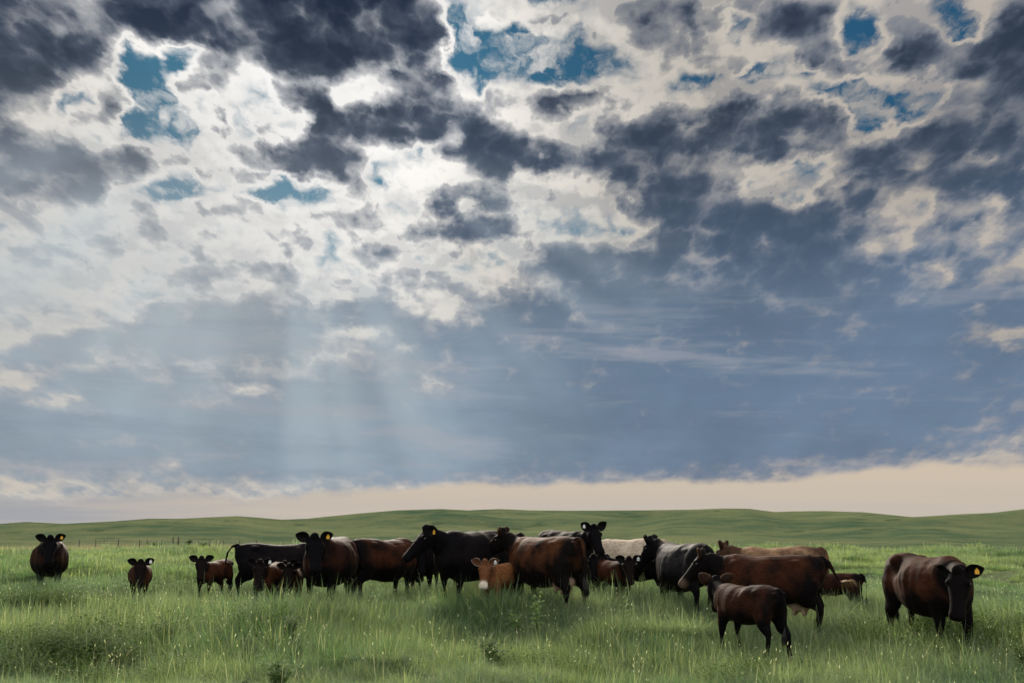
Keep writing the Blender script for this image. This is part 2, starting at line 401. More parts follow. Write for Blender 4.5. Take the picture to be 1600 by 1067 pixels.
def ground(x, y):
    x = np.asarray(x, float); y = np.asarray(y, float)
    r = np.hypot(x, y); az = np.degrees(np.arctan2(x, y))
    # near pasture: a gentle swell under the herd, then a long shallow fall
    z = 0.26 * sstep(r, 15.0, 20.5) - 2.6 * sstep(r, 26.0, 185.0)
    z = z + 0.22 * np.exp(-((x - 0.7) / 2.4) ** 2 - ((y - 19.8) / 2.2) ** 2)     # a low hummock in the middle
    # tussocky unevenness
    near = 1.0 - sstep(r, 60.0, 160.0)
    z += near * (0.22 * (vnoise(x / 5.2, y / 3.4, 3) - 0.5) + 0.36 * (vnoise(x / 1.8 + 9, y / 1.3, 5) - 0.5)
                 + 0.05 * (vnoise(x / 0.6, y / 0.5, 6) - 0.5))
    z += 0.9 * (vnoise(x / 45.0, y / 38.0, 8) - 0.5) * sstep(r, 35.0, 120.0)
    # hills
    crest = CAM_Z + HILL_R * np.tan(np.radians(np.interp(az, CA, CE)))
    far = vnoise(az / 3.1 + 50, az * 0 + 2, 12)
    k = sstep(r, 150.0 + 60 * far, HILL_R)
    prof = k ** 1.25
    roll = (vnoise(x / 150.0 + 4, y / 95.0, 21) - 0.5) * 18.0 + (vnoise(x / 70.0, y / 52.0, 22) - 0.5) * 11.0 + (vnoise(x / 30.0, y / 24.0, 23) - 0.5) * 3.5
    env = np.clip(4 * k * (1 - k), 0, 1)
    zh = (-2.3) * (1 - prof) + crest * prof + roll * env * 0.75
    # the crest limits the rolls in front of it so that the skyline keeps its line
    lim = CAM_Z + r * np.tan(np.radians(np.interp(az, CA, CE) - 0.06))
    zh = np.where(r < HILL_R - 5, np.minimum(zh, np.maximum(lim, -2.3)), zh)
    zh = np.where(r > HILL_R, crest - (r - HILL_R) * 0.02 - 6.0 * sstep(r, HILL_R, 1400.0), zh)
    w = sstep(r, 120.0, 230.0)
    return z * (1 - w) + zh * w

def gz(x, y):
    return float(ground(np.array([x]), np.array([y]))[0])

def grass_ground_material():
    m, t, N, out = new_mat('pasture_ground')
    geo = t.nodes.new('ShaderNodeNewGeometry').outputs['Position']
    x, y, z = N.sep(geo)
    r = N.m('SQRT', N.add(N.mul(x, x), N.mul(y, y)))
    big = N.noise(N.v('MULTIPLY', geo, (0.009, 0.014, 0.0)), 1.0, 7.0, 0.62)
    mid = N.noise(N.v('MULTIPLY', geo, (0.075, 0.075, 0.0)), 1.0, 6.0, 0.68)
    fine = N.noise(N.v('MULTIPLY', geo, (1.6, 2.4, 0.0)), 1.0, 6.0, 0.65)
    a = N.mix(N.lin(big, 0.40, 0.60), (0.040, 0.082, 0.050), (0.140, 0.165, 0.085))  # grass patches; their contrast also paints in the shading of the hill folds
    a = N.mix(N.lin(mid, 0.35, 0.7, 0.0, 0.75), a, (0.165, 0.175, 0.085))
    a = N.mix(N.lin(mid, 0.5, 0.25, 0.0, 0.6), a, (0.052, 0.098, 0.055))
    a = N.mix(1.0, a, N.comb(*[N.lin(fine, 0.25, 0.75, 0.55, 1.2)] * 3), 'MULTIPLY')
    scrub = N.noise(N.v('MULTIPLY', geo, (0.11, 0.085, 0.0)), 1.0, 4.0, 0.6)
    patchy = N.noise(N.v('MULTIPLY', geo, (0.016, 0.013, 0.0)), 1.0, 2.0, 0.5)
    a = N.mix(N.mul(N.mul(N.step(scrub, 0.56, 0.66), N.step(patchy, 0.46, 0.58)), N.step(r, 150.0, 260.0, 0.0, 0.7)), a, (0.030, 0.055, 0.030))
    # dry, straw coloured grass along the fence at the foot of the hills
    dry = N.mul(N.mul(N.step(r, 118.0, 150.0), N.step(r, 200.0, 172.0)), N.step(N.madd(mid, 30.0, x), 0.0, -40.0))
    a = N.mix(N.mul(dry, 0.8), a, (0.27, 0.235, 0.115))
    b = pbsdf(t, N, a, 1.0, 0.0)
    bump = t.nodes.new('ShaderNodeBump'); bump.inputs['Strength'].default_value = 0.6; bump.inputs['Distance'].default_value = 0.15
    t.links.new(fine, bump.inputs['Height']); t.links.new(bump.outputs[0], b.inputs['Normal'])
    t.links.new(b.outputs[0], out.inputs[0])
    return m

def build_ground():
    front = np.linspace(-38, 38, 420)
    rest = np.linspace(38, 322, 122)[1:-1]
    az = np.radians(np.concatenate([front, rest]))
    rr = np.concatenate([np.linspace(1.5, 9, 8), np.geomspace(9.5, 60, 120), np.geomspace(61.5, 640, 120), np.geomspace(655, 1500, 14)])
    A, Rr = np.meshgrid(az, rr)
    X = Rr * np.sin(A); Y = Rr * np.cos(A); Z = ground(X, Y)
    na, nr = len(az), len(rr)
    verts = np.stack([X.ravel(), Y.ravel(), Z.ravel()], 1)
    verts = np.vstack([verts, [[0, 0, gz(0, 0)]]])
    i, j = np.meshgrid(np.arange(na), np.arange(nr - 1))
    i = i.ravel(); j = j.ravel(); i2 = (i + 1) % na
    quads = np.stack([j * na + i, j * na + i2, (j + 1) * na + i2, (j + 1) * na + i], 1)[:, ::-1]
    c = na * nr
    faces = [tuple(q) for q in quads.tolist()] + [(c, (k + 1) % na, k) for k in range(na)]
    o = mesh_obj('ground', verts.tolist(), faces, grass_ground_material())
    o['kind'] = 'structure'
    # make sure it faces up
    if o.data.polygons[0].normal.z < 0:
        o.data.flip_normals()
    return o
build_ground()

# ------------------------------------------------------------------ cattle
def coat_material(name, body, dark, pale=(0.34, 0.23, 0.17), roan=0.0, spec=0.028):
    m, t, N, out = new_mat(name)
    tc = t.nodes.new('ShaderNodeTexCoord').outputs['Object']
    pt = t.nodes.new('ShaderNodeAttribute'); pt.attribute_name = 'points'
    pl = t.nodes.new('ShaderNodeAttribute'); pl.attribute_name = 'pale'
    n1 = N.noise(tc, 3.2, 4.0, 0.55)
    n2 = N.noise(N.v('MULTIPLY', tc, (14.0, 22.0, 60.0)), 1.0, 5.0, 0.7)
    f = N.add(pt.outputs['Fac'], N.mul(N.sub(n1, 0.5), 1.1))
    f = N.add(f, N.mul(N.sub(N.noise(N.v('MULTIPLY', tc, (2.4, 2.4, 1.6)), 1.0, 2.0, 0.5), 0.46), 1.5))
    col = N.mix(N.lin(f, -0.12, 0.42), body, dark)
    col = N.mix(1.0, col, N.comb(*[N.lin(n2, 0.28, 0.72, 0.45, 1.7)] * 3), 'MULTIPLY')
    if roan:
        n3 = N.noise(tc, 26.0, 5.0, 0.7)
        col = N.mix(N.mul(N.lin(n3, 0.42, 0.62), N.lin(N.add(n1, N.mul(pt.outputs['Fac'], -0.6)), 0.3, 0.5, 0.0, roan)), col, (0.17, 0.165, 0.165))
    col = N.mix(pl.outputs['Fac'], col, pale)
    b = pbsdf(t, N, col, 0.68, spec)
    b.inputs['Sheen Weight'].default_value = 0.055
    b.inputs['Sheen Roughness'].default_value = 0.4
    N._set(b.inputs['Sheen Tint'], N.mix(0.5, col, (1.0, 0.62, 0.36)))
    bump = t.nodes.new('ShaderNodeBump'); bump.inputs['Strength'].default_value = 0.35; bump.inputs['Distance'].default_value = 0.012
    t.links.new(n2, bump.inputs['Height']); t.links.new(bump.outputs[0], b.inputs['Normal'])
    t.links.new(b.outputs[0], out.inputs[0])
    return m

def ear_material(name, col, rim):
    m, t, N, out = new_mat(name)
    tc = t.nodes.new('ShaderNodeAttribute'); tc.attribute_name = 'rim'
    c = N.mix(N.lin(tc.outputs['Fac'], 0.55, 0.95), col, rim)  # paler edge colour paints in the backlit rim of the ear hair
    b = pbsdf(t, N, c, 0.7, 0.15)
    tr = t.nodes.new('ShaderNodeBsdfTranslucent'); N._set(tr.inputs[0], c)
    mx = t.nodes.new('ShaderNodeMixShader'); mx.inputs[0].default_value = 0.4
    t.links.new(b.outputs[0], mx.inputs[1]); t.links.new(tr.outputs[0], mx.inputs[2])
    t.links.new(mx.outputs[0], out.inputs[0])
    return m

def plain_mat(name, col, rough=0.5, spec=0.3):
    m, t, N, out = new_mat(name)
    tc = t.nodes.new('ShaderNodeTexCoord').outputs['Object']
    n = N.noise(tc, 14.0, 4.0, 0.6)
    c = N.mix(1.0, col, N.comb(*[N.lin(n, 0.3, 0.7, 0.82, 1.14)] * 3), 'MULTIPLY')
    b = pbsdf(t, N, c, rough, spec)
    t.links.new(b.outputs[0], out.inputs[0])
    return m

BLACK = (0.0036, 0.0034, 0.0044)
COATS = {
    'black':  coat_material('black_coat', (0.0075, 0.0062, 0.0070), BLACK, spec=0.024),
    'dusky':  coat_material('dusky_coat', (0.030, 0.0118, 0.0072), BLACK),
    'brown':  coat_material('brown_coat', (0.045, 0.0155, 0.0076), (0.0048, 0.0040, 0.0042)),
    'russet': coat_material('russet_coat', (0.070, 0.027, 0.0125), (0.0056, 0.0044, 0.0044)),
    'calf':   coat_material('calf_brown_coat', (0.052, 0.019, 0.0095), (0.0068, 0.0050, 0.0048)),
    'tan':    coat_material('tan_coat', (0.19, 0.076, 0.030), (0.115, 0.048, 0.023), pale=(0.62, 0.54, 0.45)),
    'cream':  coat_material('cream_coat', (0.47, 0.385, 0.295), (0.33, 0.265, 0.20)),
    'fawn':   coat_material('fawn_coat', (0.24, 0.145, 0.085), (0.06, 0.032, 0.02)),
    'roan':   coat_material('roan_coat', (0.012, 0.0105, 0.012), BLACK, roan=0.12, spec=0.06),
}
EARS = {k: ear_material(k + '_ear', c, r) for k, c, r in (
    ('black', (0.007, 0.006, 0.0065), (0.014, 0.011, 0.010)), ('brown', (0.030, 0.013, 0.008), (0.16, 0.09, 0.05)),
    ('tan', (0.14, 0.065, 0.032), (0.6, 0.52, 0.42)))}
EYE = plain_mat('dark_eye', (0.004, 0.0035, 0.0035), 0.08, 0.6)
TAGS = {'yellow': plain_mat('yellow_plastic', (0.78, 0.40, 0.03), 0.45, 0.4), 'white': plain_mat('white_plastic', (0.80, 0.80, 0.78), 0.45, 0.4)}
INK = plain_mat('tag_ink', (0.02, 0.02, 0.025), 0.6, 0.2)
SWITCH = {'black': plain_mat('black_tail_hair', (0.012, 0.010, 0.010), 0.6), 'straw': plain_mat('straw_tail_hair', (0.30, 0.19, 0.10), 0.6),
          'brown': plain_mat('brown_tail_hair', (0.05, 0.026, 0.014), 0.6)}

class Loft:
    def __init__(self):
        self.v = []; self.f = []
    def rings(self, rings):
        """rings: list of lists of points (same count); closed with end caps"""
        n = len(rings[0]); o = len(self.v)
        for r in rings:
            self.v.extend(r)
        for k in range(len(rings) - 1):
            for i in range(n):
                j = (i + 1) % n
                self.f.append((o + k * n + i, o + k * n + j, o + (k + 1) * n + j, o + (k + 1) * n + i))
        self.f.append(tuple(o + i for i in range(n))[::-1])
        e = o + (len(rings) - 1) * n
        self.f.append(tuple(e + i for i in range(n)))
    def tube(self, path, n=12, up=Vector((0, 0, 1))):
        """path: list of (point, half width, half up, half down)"""
        pts = [Vector(p[0]) for p in path]; out = []
        for k, p in enumerate(path):
            a = pts[max(k - 1, 0)]; b = pts[min(k + 1, len(pts) - 1)]
            tn = (b - a).normalized()
            u = up - tn * up.dot(tn)
            if u.length < 0.05:
                u = Vector((1, 0, 0)) - tn * tn.x
            u.normalize(); s = tn.cross(u)
            hw, hu = p[1], p[2]; hd = p[3] if len(p) > 3 else hu
            out.append([pts[k] + s * (hw * math.cos(q)) + u * ((hu if math.sin(q) > 0 else hd) * math.sin(q)) for q in (2 * math.pi * i / n for i in range(n))])
        self.rings(out)
    def ball(self, c, r, n=12):
        c = Vector(c); out = []
        for k in range(1, 8):
            a = math.pi * k / 8 - math.pi / 2
            out.append([c + Vector((r[0] * math.cos(a) * math.cos(q), r[1] * math.cos(a) * math.sin(q), r[2] * math.sin(a))) for q in (2 * math.pi * i / n for i in range(n))])
        self.rings(out)

TRUNK = [(-0.93, 1.17, 1.02, .06), (-0.89, 1.25, .92, .15), (-0.80, 1.305, .76, .235), (-0.66, 1.335, .65, .285), (-0.48, 1.345, .55, .31),
         (-0.25, 1.325, .49, .37), (0.0, 1.305, .45, .415), (0.22, 1.295, .445, .41), (0.42, 1.31, .49, .355), (0.58, 1.335, .52, .30),
         (0.72, 1.315, .55, .255), (0.84, 1.23, .60, .19), (0.92, 1.08, .70, .10)]

def seg_dist(P, a, b):
    a = np.array(a); b = np.array(b); d = b - a
    t = np.clip(((P - a) @ d) / (d @ d), 0, 1)
    return np.linalg.norm(P - (a + t[:, None] * d), axis=1), t

def make_cow(name, label, x, y, heading, coat='brown', s=1.0, fat=1.0, calf=False, neck=(0, 25), head=(0, 48),
             ear='black', ears=(0.0, 0.0), tag_col=None, tag_ear=1, number=None, udder=False, tail='rest', switch='black',
             gait=(0, 0, 0, 0), cat='cow', group=None, pale_muzzle=0.0, bony=0.0, voxel=None, lift=0.0):
    """heading: degrees, direction the animal faces (0 = +X, 90 = +Y away from the camera);
    neck / head: (yaw to its left, pitch) in degrees relative to the body."""
    go = np.linspace(-1.4, 1.4, 5); gx, gy = np.meshgrid(x + go, y + go)
    z0 = float(ground(gx, gy).mean()) + lift
    root = empty(name, (x, y, z0), R(heading))
    tag(root, label, cat, group)
    L = Loft()
    hw = 0.80 if calf else 1.0          # barrel width
    dep = 0.80 if calf else 1.0         # barrel depth
    hs = 1.46 if calf else 1.27          # head size
    for_ring = []
    for (tx, zt, zb, w) in TRUNK:
        zb = zt - (zt - zb) * dep
        belly = math.exp(-((tx - 0.05) / 0.5) ** 2)
        w = w * hw * (1 + (fat - 1) * belly); zb = zb - (fat - 1) * 0.18 * belly
        zc = zb + (zt - zb) * (0.46 if not calf else 0.5)
        ring = []
        for i in range(24):
            q = 2 * math.pi * i / 24; c, sn = math.cos(q), math.sin(q)
            e = 0.86
            yy = w * math.copysign(abs(c) ** e, c)
            zz = zc + (zt - zc) * abs(sn) ** 0.95 if sn > 0 else zc - (zc - zb) * abs(sn) ** 0.92
            ring.append(Vector((tx, yy, zz)))
        for_ring.append(ring)
    L.rings(for_ring)
    lt = 0.86 if calf else 1.0
    for sd in (-1, 1):
        gf, gh = (gait[0], gait[2]) if sd > 0 else (gait[1], gait[3])
        sw = 0.9 if calf else 1.0
        # hind leg: stifle forward, hock back
        H = [((-.62, .15 * sw, 1.10), .13, .17), ((-.60, .20 * sw, .90), .15 * lt, .25 * lt), ((-.60, .21 * sw, .74), .135 * lt, .235 * lt), ((-.66, .205 * sw, .60), .105 * lt, .165 * lt),
             ((-.79, .20 * sw, .475), .068 * lt, .09 * lt), ((-.79, .20 * sw, .36), .05 * lt, .06 * lt), ((-.775, .20 * sw, .22), .040 * lt, .045 * lt), ((-.77, .20 * sw, .13), .05 * lt, .054 * lt),
             ((-.745, .20 * sw, .065), .05 * lt, .056 * lt), ((-.725, .20 * sw, 0.0), .06 * lt, .07 * lt)]
        Fp = [((.55, .15 * sw, 1.02), .09, .16), ((.53, .20 * sw, .82), .115 * lt, .17 * lt), ((.53, .205 * sw, .66), .10 * lt, .135 * lt), ((.56, .195 * sw, .52), .078 * lt, .092 * lt),
              ((.57, .19 * sw, .39), .058 * lt, .062 * lt), ((.56, .19 * sw, .27), .040 * lt, .045 * lt), ((.555, .19 * sw, .13), .048 * lt, .052 * lt),
              ((.575, .19 * sw, .065), .048 * lt, .055 * lt), ((.595, .19 * sw, 0.0), .058 * lt, .068 * lt)]
        for chain, g in ((H, gh), (Fp, gf)):
            path = []
            for (p, a, b) in chain:
                k = max(0.0, 0.85 - p[2]) / 0.85
                path.append((Vector((p[0] + g * k, sd * p[1], p[2])), a, b))
            L.tube(path, 12, up=Vector((1, 0, 0)))
        L.ball((-.46, sd * .205 * hw, 1.20 + .03 * bony), (.14, .09, .07 + .02 * bony))     # hook bone
        L.ball((-.86, sd * .105, 1.19), (.07, .055, .07))                                       # pin bone
        L.ball((.52, sd * .215 * hw, .99), (.17, .10, .27))                                     # shoulder
        L.ball((-.60, sd * .19 * hw, .98), (.20, .13, .24))                                     # rump muscle
    L.ball((.70, 0, .66 if not calf else .74), (.19, .13, .16))                                 # brisket
    L.ball((.48, 0, 1.235), (.26, .12, .085))                                                    # withers
    L.ball((-.86, 0, 1.275), (.07, .06, .06))                                                   # tail head
    if udder:
        L.ball((-.47, 0, .55), (.23, .175, .15))
        for (a, b) in ((-.38, .09), (-.38, -.09), (-.54, .09), (-.54, -.09)):
            L.tube([((a, b, .46), .03, .03), ((a, b, .40), .026, .026), ((a, b, .34), .02, .02)], 8, up=Vector((1, 0, 0)))
    # neck
    ny, npi = R(neck[0]), R(neck[1])
    P0 = Vector((.60, 0, 1.06)); nl = .46 * (0.95 if calf else 1.0)
    H0 = Vector((.74, 0, 1.13)) + Vector((math.cos(npi) * math.cos(ny), math.cos(npi) * math.sin(ny), math.sin(npi))) * nl * 0.78
    C0 = P0 + Vector((.24, .08 * math.sin(ny), .02 + .10 * math.sin(npi)))
    nw = 0.9 if calf else 1.0
    path = []
    for k in range(9):
        q = k / 8.0
        p = P0 * (1 - q) ** 2 + C0 * 2 * q * (1 - q) + H0 * q * q
        path.append((p, (.205 * (1 - q) + .125 * q) * nw, (.235 * (1 - q) + .135 * q) * nw, (.34 * (1 - q) ** 1.2 + .18 * q) * nw))
    L.tube(path, 16)
    # head
    hy, hp = R(head[0]), R(head[1])
    f = Vector((math.cos(hp) * math.cos(hy), math.cos(hp) * math.sin(hy), -math.sin(hp)))
    sdv = Vector((-math.sin(hy), math.cos(hy), 0)); up = f.cross(sdv)
    H0 = H0 + up * 0.015
    HD = [(-.05, .070, .055, .075), (-.02, .10, .085, .10), (.03, .118, .100, .13), (.11, .126, .098, .15), (.18, .116, .09, .15), (.26, .095, .08, .128),
          (.34, .082, .070, .10), (.41, .083, .064, .084), (.465, .090, .062, .078), (.505, .086, .055, .07), (.53, .058, .032, .045)]
    rings = []
    for (q, w, u_, d_) in HD:
        c = H0 + f * q * hs
        ring = []
        for i in range(16):
            a = 2 * math.pi * i / 16; ca, sa = math.cos(a), math.sin(a)
            ring.append(c + sdv * (w * hs * math.copysign(abs(ca) ** .85, ca)) + up * ((u_ if sa > 0 else d_) * hs * sa))
        rings.append(ring)
    L.rings(rings)
    L.ball(H0 + f * -.005 * hs + up * .098 * hs, (.06 * hs, .062 * hs, .058 * hs))                 # poll
    for sd in (-1, 1):
        L.ball(H0 + f * .125 * hs + sdv * sd * .10 * hs + up * .055 * hs, (.045 * hs, .035 * hs, .035 * hs), 10)   # brow
    # tail
    if tail == 'rest':
        T = [(-.86, 0, 1.27), (-.95, 0, 1.24), (-.995, 0, 1.10), (-1.0, 0, .90), (-.99, 0, .68), (-.975, .01, .52)]
    elif tail == 'side':
        T = [(-.86, 0, 1.27), (-.97, 0, 1.26), (-1.06, .03, 1.12), (-1.10, .06, .92), (-1.13, .09, .72), (-1.16, .10, .58)]
    elif tail == 'flick':
        T = [(-.86, 0, 1.27), (-.96, .0, 1.22), (-1.03, -.03, 1.06), (-1.08, -.10, .93), (-1.13, -.20, .88), (-1.17, -.30, .90)]
    tr = [.045, .04, .034, .028, .024, .022]
    L.tube([(Vector(p), a, a) for p, a in zip(T, tr)], 10, up=Vector((0, 1, 0)))
    # one continuous skin
    raw = bpy.data.meshes.new('raw')
    raw.from_pydata([tuple(v * s) for v in L.v], [], L.f); raw.update()
    tmp = bpy.data.objects.new('raw', raw); scene.collection.objects.link(tmp)
    md = tmp.modifiers.new('r', 'REMESH'); md.mode = 'VOXEL'; md.voxel_size = voxel or (0.0185 * max(s, 0.68)); md.use_smooth_shade = True
    sm = tmp.modifiers.new('s', 'SMOOTH'); sm.factor = 0.5; sm.iterations = 11
    dg = bpy.context.evaluated_depsgraph_get()
    me = bpy.data.meshes.new_from_object(tmp.evaluated_get(dg))
    bpy.data.objects.remove(tmp); bpy.data.meshes.remove(raw)
    me.name = 'body'
    n = len(me.vertices); co = np.empty(n * 3); me.vertices.foreach_get('co', co); P = co.reshape(-1, 3) / s
    # slight, broad unevenness of muscle
    nr = np.empty(n * 3); me.vertices.foreach_get('normal', nr); nr = nr.reshape(-1, 3)
    sd_ = int(abs(x) * 100) % 97
    bumpy = (vnoise(P[:, 0] * 4.2 + 5 + sd_, P[:, 2] * 3.6 + P[:, 1] * 2.0 + 3, 31) - .5) * .042 + (vnoise(P[:, 0] * 11 + 5, P[:, 2] * 9 + P[:, 1] * 6 + 3 + sd_, 32) - .5) * .008
    ribs = np.sin(P[:, 0] * 42.0 + P[:, 2] * 6) * .004 * np.exp(-((P[:, 0] - .12) / .28) ** 2) * np.exp(-((P[:, 2] - .95) / .2) ** 2) * (0.6 + bony)
    hollow = -.05 * (0.5 + bony) * np.exp(-((P[:, 0] + .33) / .10) ** 2 - ((P[:, 2] - 1.10) / .10) ** 2)
    dh0, _ = seg_dist(P, H0, H0 + f * .5 * hs)
    body_w = sstep(dh0, .16, .3)
    P2 = P + nr * ((bumpy + ribs + hollow) * body_w)[:, None]
    me.vertices.foreach_set('co', (P2 * s).ravel())
    # coat masks: dark points on head, legs and belly; pale skin of the udder and muzzle
    dn, _ = seg_dist(P, P0, H0)
    head_m = 1 - sstep(dh0, .17 * hs, .34 * hs)
    neck_m = (1 - sstep(dn, .16, .36)) * sstep(P[:, 0], .55, .95) * .55
    leg_m = 1 - sstep(P[:, 2], .42, .72)
    belly_m = (1 - sstep(P[:, 2], .55, .95)) * .7
    rump_m = (1 - sstep(P[:, 0], -.80, -.5)) * .38
    pm = np.clip(np.maximum.reduce([head_m, neck_m, leg_m, belly_m, rump_m]), 0, 1)
    at = me.attributes.new('points', 'FLOAT', 'POINT'); at.data.foreach_set('value', pm.astype(np.float32))
    pale = np.zeros(n)
    if udder:
        du = np.sqrt(((P[:, 0] + .47) / .27) ** 2 + (P[:, 1] / .19) ** 2 + ((P[:, 2] - .50) / .20) ** 2)
        pale = np.maximum(pale, (1 - sstep(du, .8, 1.1)) * (1 - sstep(np.abs(P[:, 1]), .13, .2)))
    if pale_muzzle:
        q = (P - np.array(H0 + f * .47 * hs)); dm = np.linalg.norm(q, axis=1)
        ring = np.exp(-((dm - .075 * hs) / (.03 * hs)) ** 2)
        pale = np.maximum(pale, pale_muzzle * ring * (dh0 < .2))
    at = me.attributes.new('pale', 'FLOAT', 'POINT'); at.data.foreach_set('value', pale.astype(np.float32))
    me.materials.clear(); me.materials.append(COATS[coat])
    me.polygons.foreach_set('use_smooth', [True] * len(me.polygons))
    me.update()
    body = link(bpy.data.objects.new('body', me), root)
    # eyes
    for sd in (-1, 1):
        E = Loft(); c = H0 + f * .13 * hs + sdv * sd * .112 * hs + up * .03 * hs
        E.ball(c * s, (.024 * hs * s,) * 3, 10)
        mesh_obj('eye', E.v, E.f, EYE, root)
    # ears
    for sd in (-1, 1):
        el_ = ears[0] if sd > 0 else ears[1]
        d = (sdv * sd * math.cos(R(el_)) + up * math.sin(R(el_)) * .8 + Vector((0, 0, 1)) * .16 - f * .22).normalized()
        fn = f * .7 + up * .62
        nrm = (fn - d * fn.dot(d)).normalized(); wd = d.cross(nrm).normalized()
        rt = H0 + f * .01 * hs + sdv * sd * .088 * hs + up * .055 * hs
        V, Fc, rim = [], [], []
        nu, nv = 11, 9; ln = .19 * hs
        for lay in (0, 1):
            for i in range(nu):
                u = i / (nu - 1); w = (.074 * hs) * (math.sin(math.pi * min(1, .12 + u * .88) ** 0.85) ** .75 if u < 1 else 0.0) + .006
                for j in range(nv):
                    v = -1 + 2 * j / (nv - 1)
                    cup = .042 * hs * (v * v) * (1 - .5 * u) - .018 * hs * math.sin(math.pi * u)
                    p = rt + d * (u * ln) + wd * (w * v) + nrm * (cup - .007 * lay) + up * (-.012 * u * u)
                    V.append(p * s); rim.append(max(abs(v) ** 3, u ** 6))
        for lay in (0, 1):
            o = lay * nu * nv
            for i in range(nu - 1):
                for j in range(nv - 1):
                    q = (o + i * nv + j, o + i * nv + j + 1, o + (i + 1) * nv + j + 1, o + (i + 1) * nv + j)
                    Fc.append(q if lay == 0 else q[::-1])
        o2 = nu * nv
        edge = [i * nv for i in range(nu)] + [(nu - 1) * nv + j for j in range(1, nv)] + [i * nv + nv - 1 for i in range(nu - 2, -1, -1)] + list(range(nv - 2, 0, -1))
        for a, b in zip(edge, edge[1:] + edge[:1]):
            Fc.append((a, b, b + o2, a + o2))
        eo = mesh_obj('ear', V, Fc, EARS[ear], root)
        a = eo.data.attributes.new('rim', 'FLOAT', 'POINT'); a.data.foreach_set('value', np.array(rim, np.float32))
        if tag_col and sd == tag_ear:
            c = rt + d * ln * .58 + nrm * .012 + up * -.02
            tz = Vector((0, 0, 1)); tn = (nrm - tz * nrm.z).normalized(); tx = tz.cross(tn)
            k = hs * (0.52 if not calf else 0.62)
            prof = [(-.012, .045), (.012, .045), (.016, .022), (.040, .010), (.043, -.065), (.036, -.075), (-.036, -.075), (-.043, -.065), (-.040, .010), (-.016, .022)]
            tv = [(c + (tx * a + tz * b) * k + tn * q) * s for q in (.012, .006) for (a, b) in prof]
            m_ = len(prof)
            tf = [tuple(range(m_)), tuple(range(2 * m_ - 1, m_ - 1, -1))] + [(i, i + m_, (i + 1) % m_ + m_, (i + 1) % m_) for i in range(m_)]
            to = mesh_obj('ear_tag', tv, tf, TAGS[tag_col], root, smooth=False)
            if number:
                cu = bpy.data.curves.new('tag_number', 'FONT'); cu.body = number; cu.align_x = 'CENTER'; cu.align_y = 'CENTER'
                cu.size = .052 * k * s; cu.extrude = 0.0008; cu.offset = 0.0006
                tmp = bpy.data.objects.new('n', cu); scene.collection.objects.link(tmp)
                dg = bpy.context.evaluated_depsgraph_get()
                nm = bpy.data.meshes.new_from_object(tmp.evaluated_get(dg)); bpy.data.objects.remove(tmp)
                nm.materials.clear(); nm.materials.append(INK); nm.name = 'tag_number'
                no = link(bpy.data.objects.new('tag_number', nm), to)
                M = Matrix((tx, tz, tn)).transposed().to_4x4(); M.translation = (c + tz * -.035 * k + tn * .0135) * s
                no.matrix_local = M
    # tail switch: a lock of hair
    rnd = random.Random(sd_ + 5)
    E = Loft(); tip = Vector(T[-1]); dr = (Vector(T[-1]) - Vector(T[-2])).normalized()
    for k in range(46):
        a = rnd.uniform(0, 6.28); rr_ = rnd.uniform(0, .018)
        st = tip - dr * rnd.uniform(0, .10) + Vector((math.cos(a) * rr_, math.sin(a) * rr_, 0))
        sp = Vector((math.cos(a), math.sin(a), 0)) * rnd.uniform(.01, .055) * (2.4 if tail == 'flick' else 1)
        ln = rnd.uniform(.16, .30)
        g = Vector((0, 0, -1))
        p1 = st + dr * ln * .45 + sp * .6; p2 = p1 + (dr * .5 + g * .6).normalized() * ln * .6 + sp * .4
        hr = .0045 if tail == 'flick' else .007
        E.tube([(st * s, hr * s, hr * s), (p1 * s, hr * 1.1 * s, hr * 1.1 * s), (p2 * s, .0015 * s, .0015 * s)], 4, up=Vector((0.3, 1, 0)))
    mesh_obj('tail_switch', E.v, E.f, SWITCH[switch], root)
    return root

def at(px, d):
    """a spot in the pasture from its bearing number (1600 wide field of view) and distance"""
    return ((px - 800.0) / 1600.0 * d * 0.985, d)

HERD = 'cattle standing together in the pasture'
CALVES = 'calves among the herd'
def cow(label, px, d, heading, **kw):
    kw.setdefault('cat', 'calf' if kw.get('calf') else 'cow')
    kw.setdefault('group', CALVES if kw.get('calf') else HERD)
    x, y = at(px, d)
    heading -= math.degrees(math.atan2(x, y))      # heading is given relative to the line of sight
    return make_cow('calf' if kw.get('calf') else 'cow', label, x, y, heading, **kw)

cow('dark brown cow facing the camera alone at the far left', 83, 26.0, -92, coat='dusky', fat=1.08, neck=(2, 34), head=(0, 62), ears=(8, 8), tag_col='yellow', tag_ear=1)
cow('small brown calf facing the camera alone, right of the leftmost cow', 224, 22.0, -90, coat='calf', calf=True, s=.67, fat=1.1, neck=(0, 38), head=(0, 58), ears=(5, 5), ear='black', tag_col='white', tag_ear=1)
cow('brown calf just left of the cow with a hanging tail, body turned to the right', 339, 23.2, -122, coat='calf', calf=True, s=.67, neck=(24, 40), head=(36, 52), ears=(5, 5))
cow('black cow side-on with its rump and long tail to the left', 432, 23.6, 4, coat='black', s=.97, tail='side', switch='brown', neck=(0, 10), head=(0, 50))
cow('brown calf with a white ear tag in front of the black side-on cow', 426, 20.6, -112, coat='calf', calf=True, s=.67, neck=(14, 38), head=(26, 58), ears=(10, 2), tag_col='white', tag_ear=1)
cow('dark calf mostly hidden behind the calf with a white tag', 444, 22.0, -84, coat='calf', calf=True, s=.64, neck=(-6, 38), head=(-10, 50), tag_col='white', tag_ear=-1, ear='black')
cow('dark calf squeezed against the chest of the big brown cow', 459, 20.9, -96, coat='calf', calf=True, s=.62, neck=(4, 36), head=(6, 60), ears=(-15, -15))
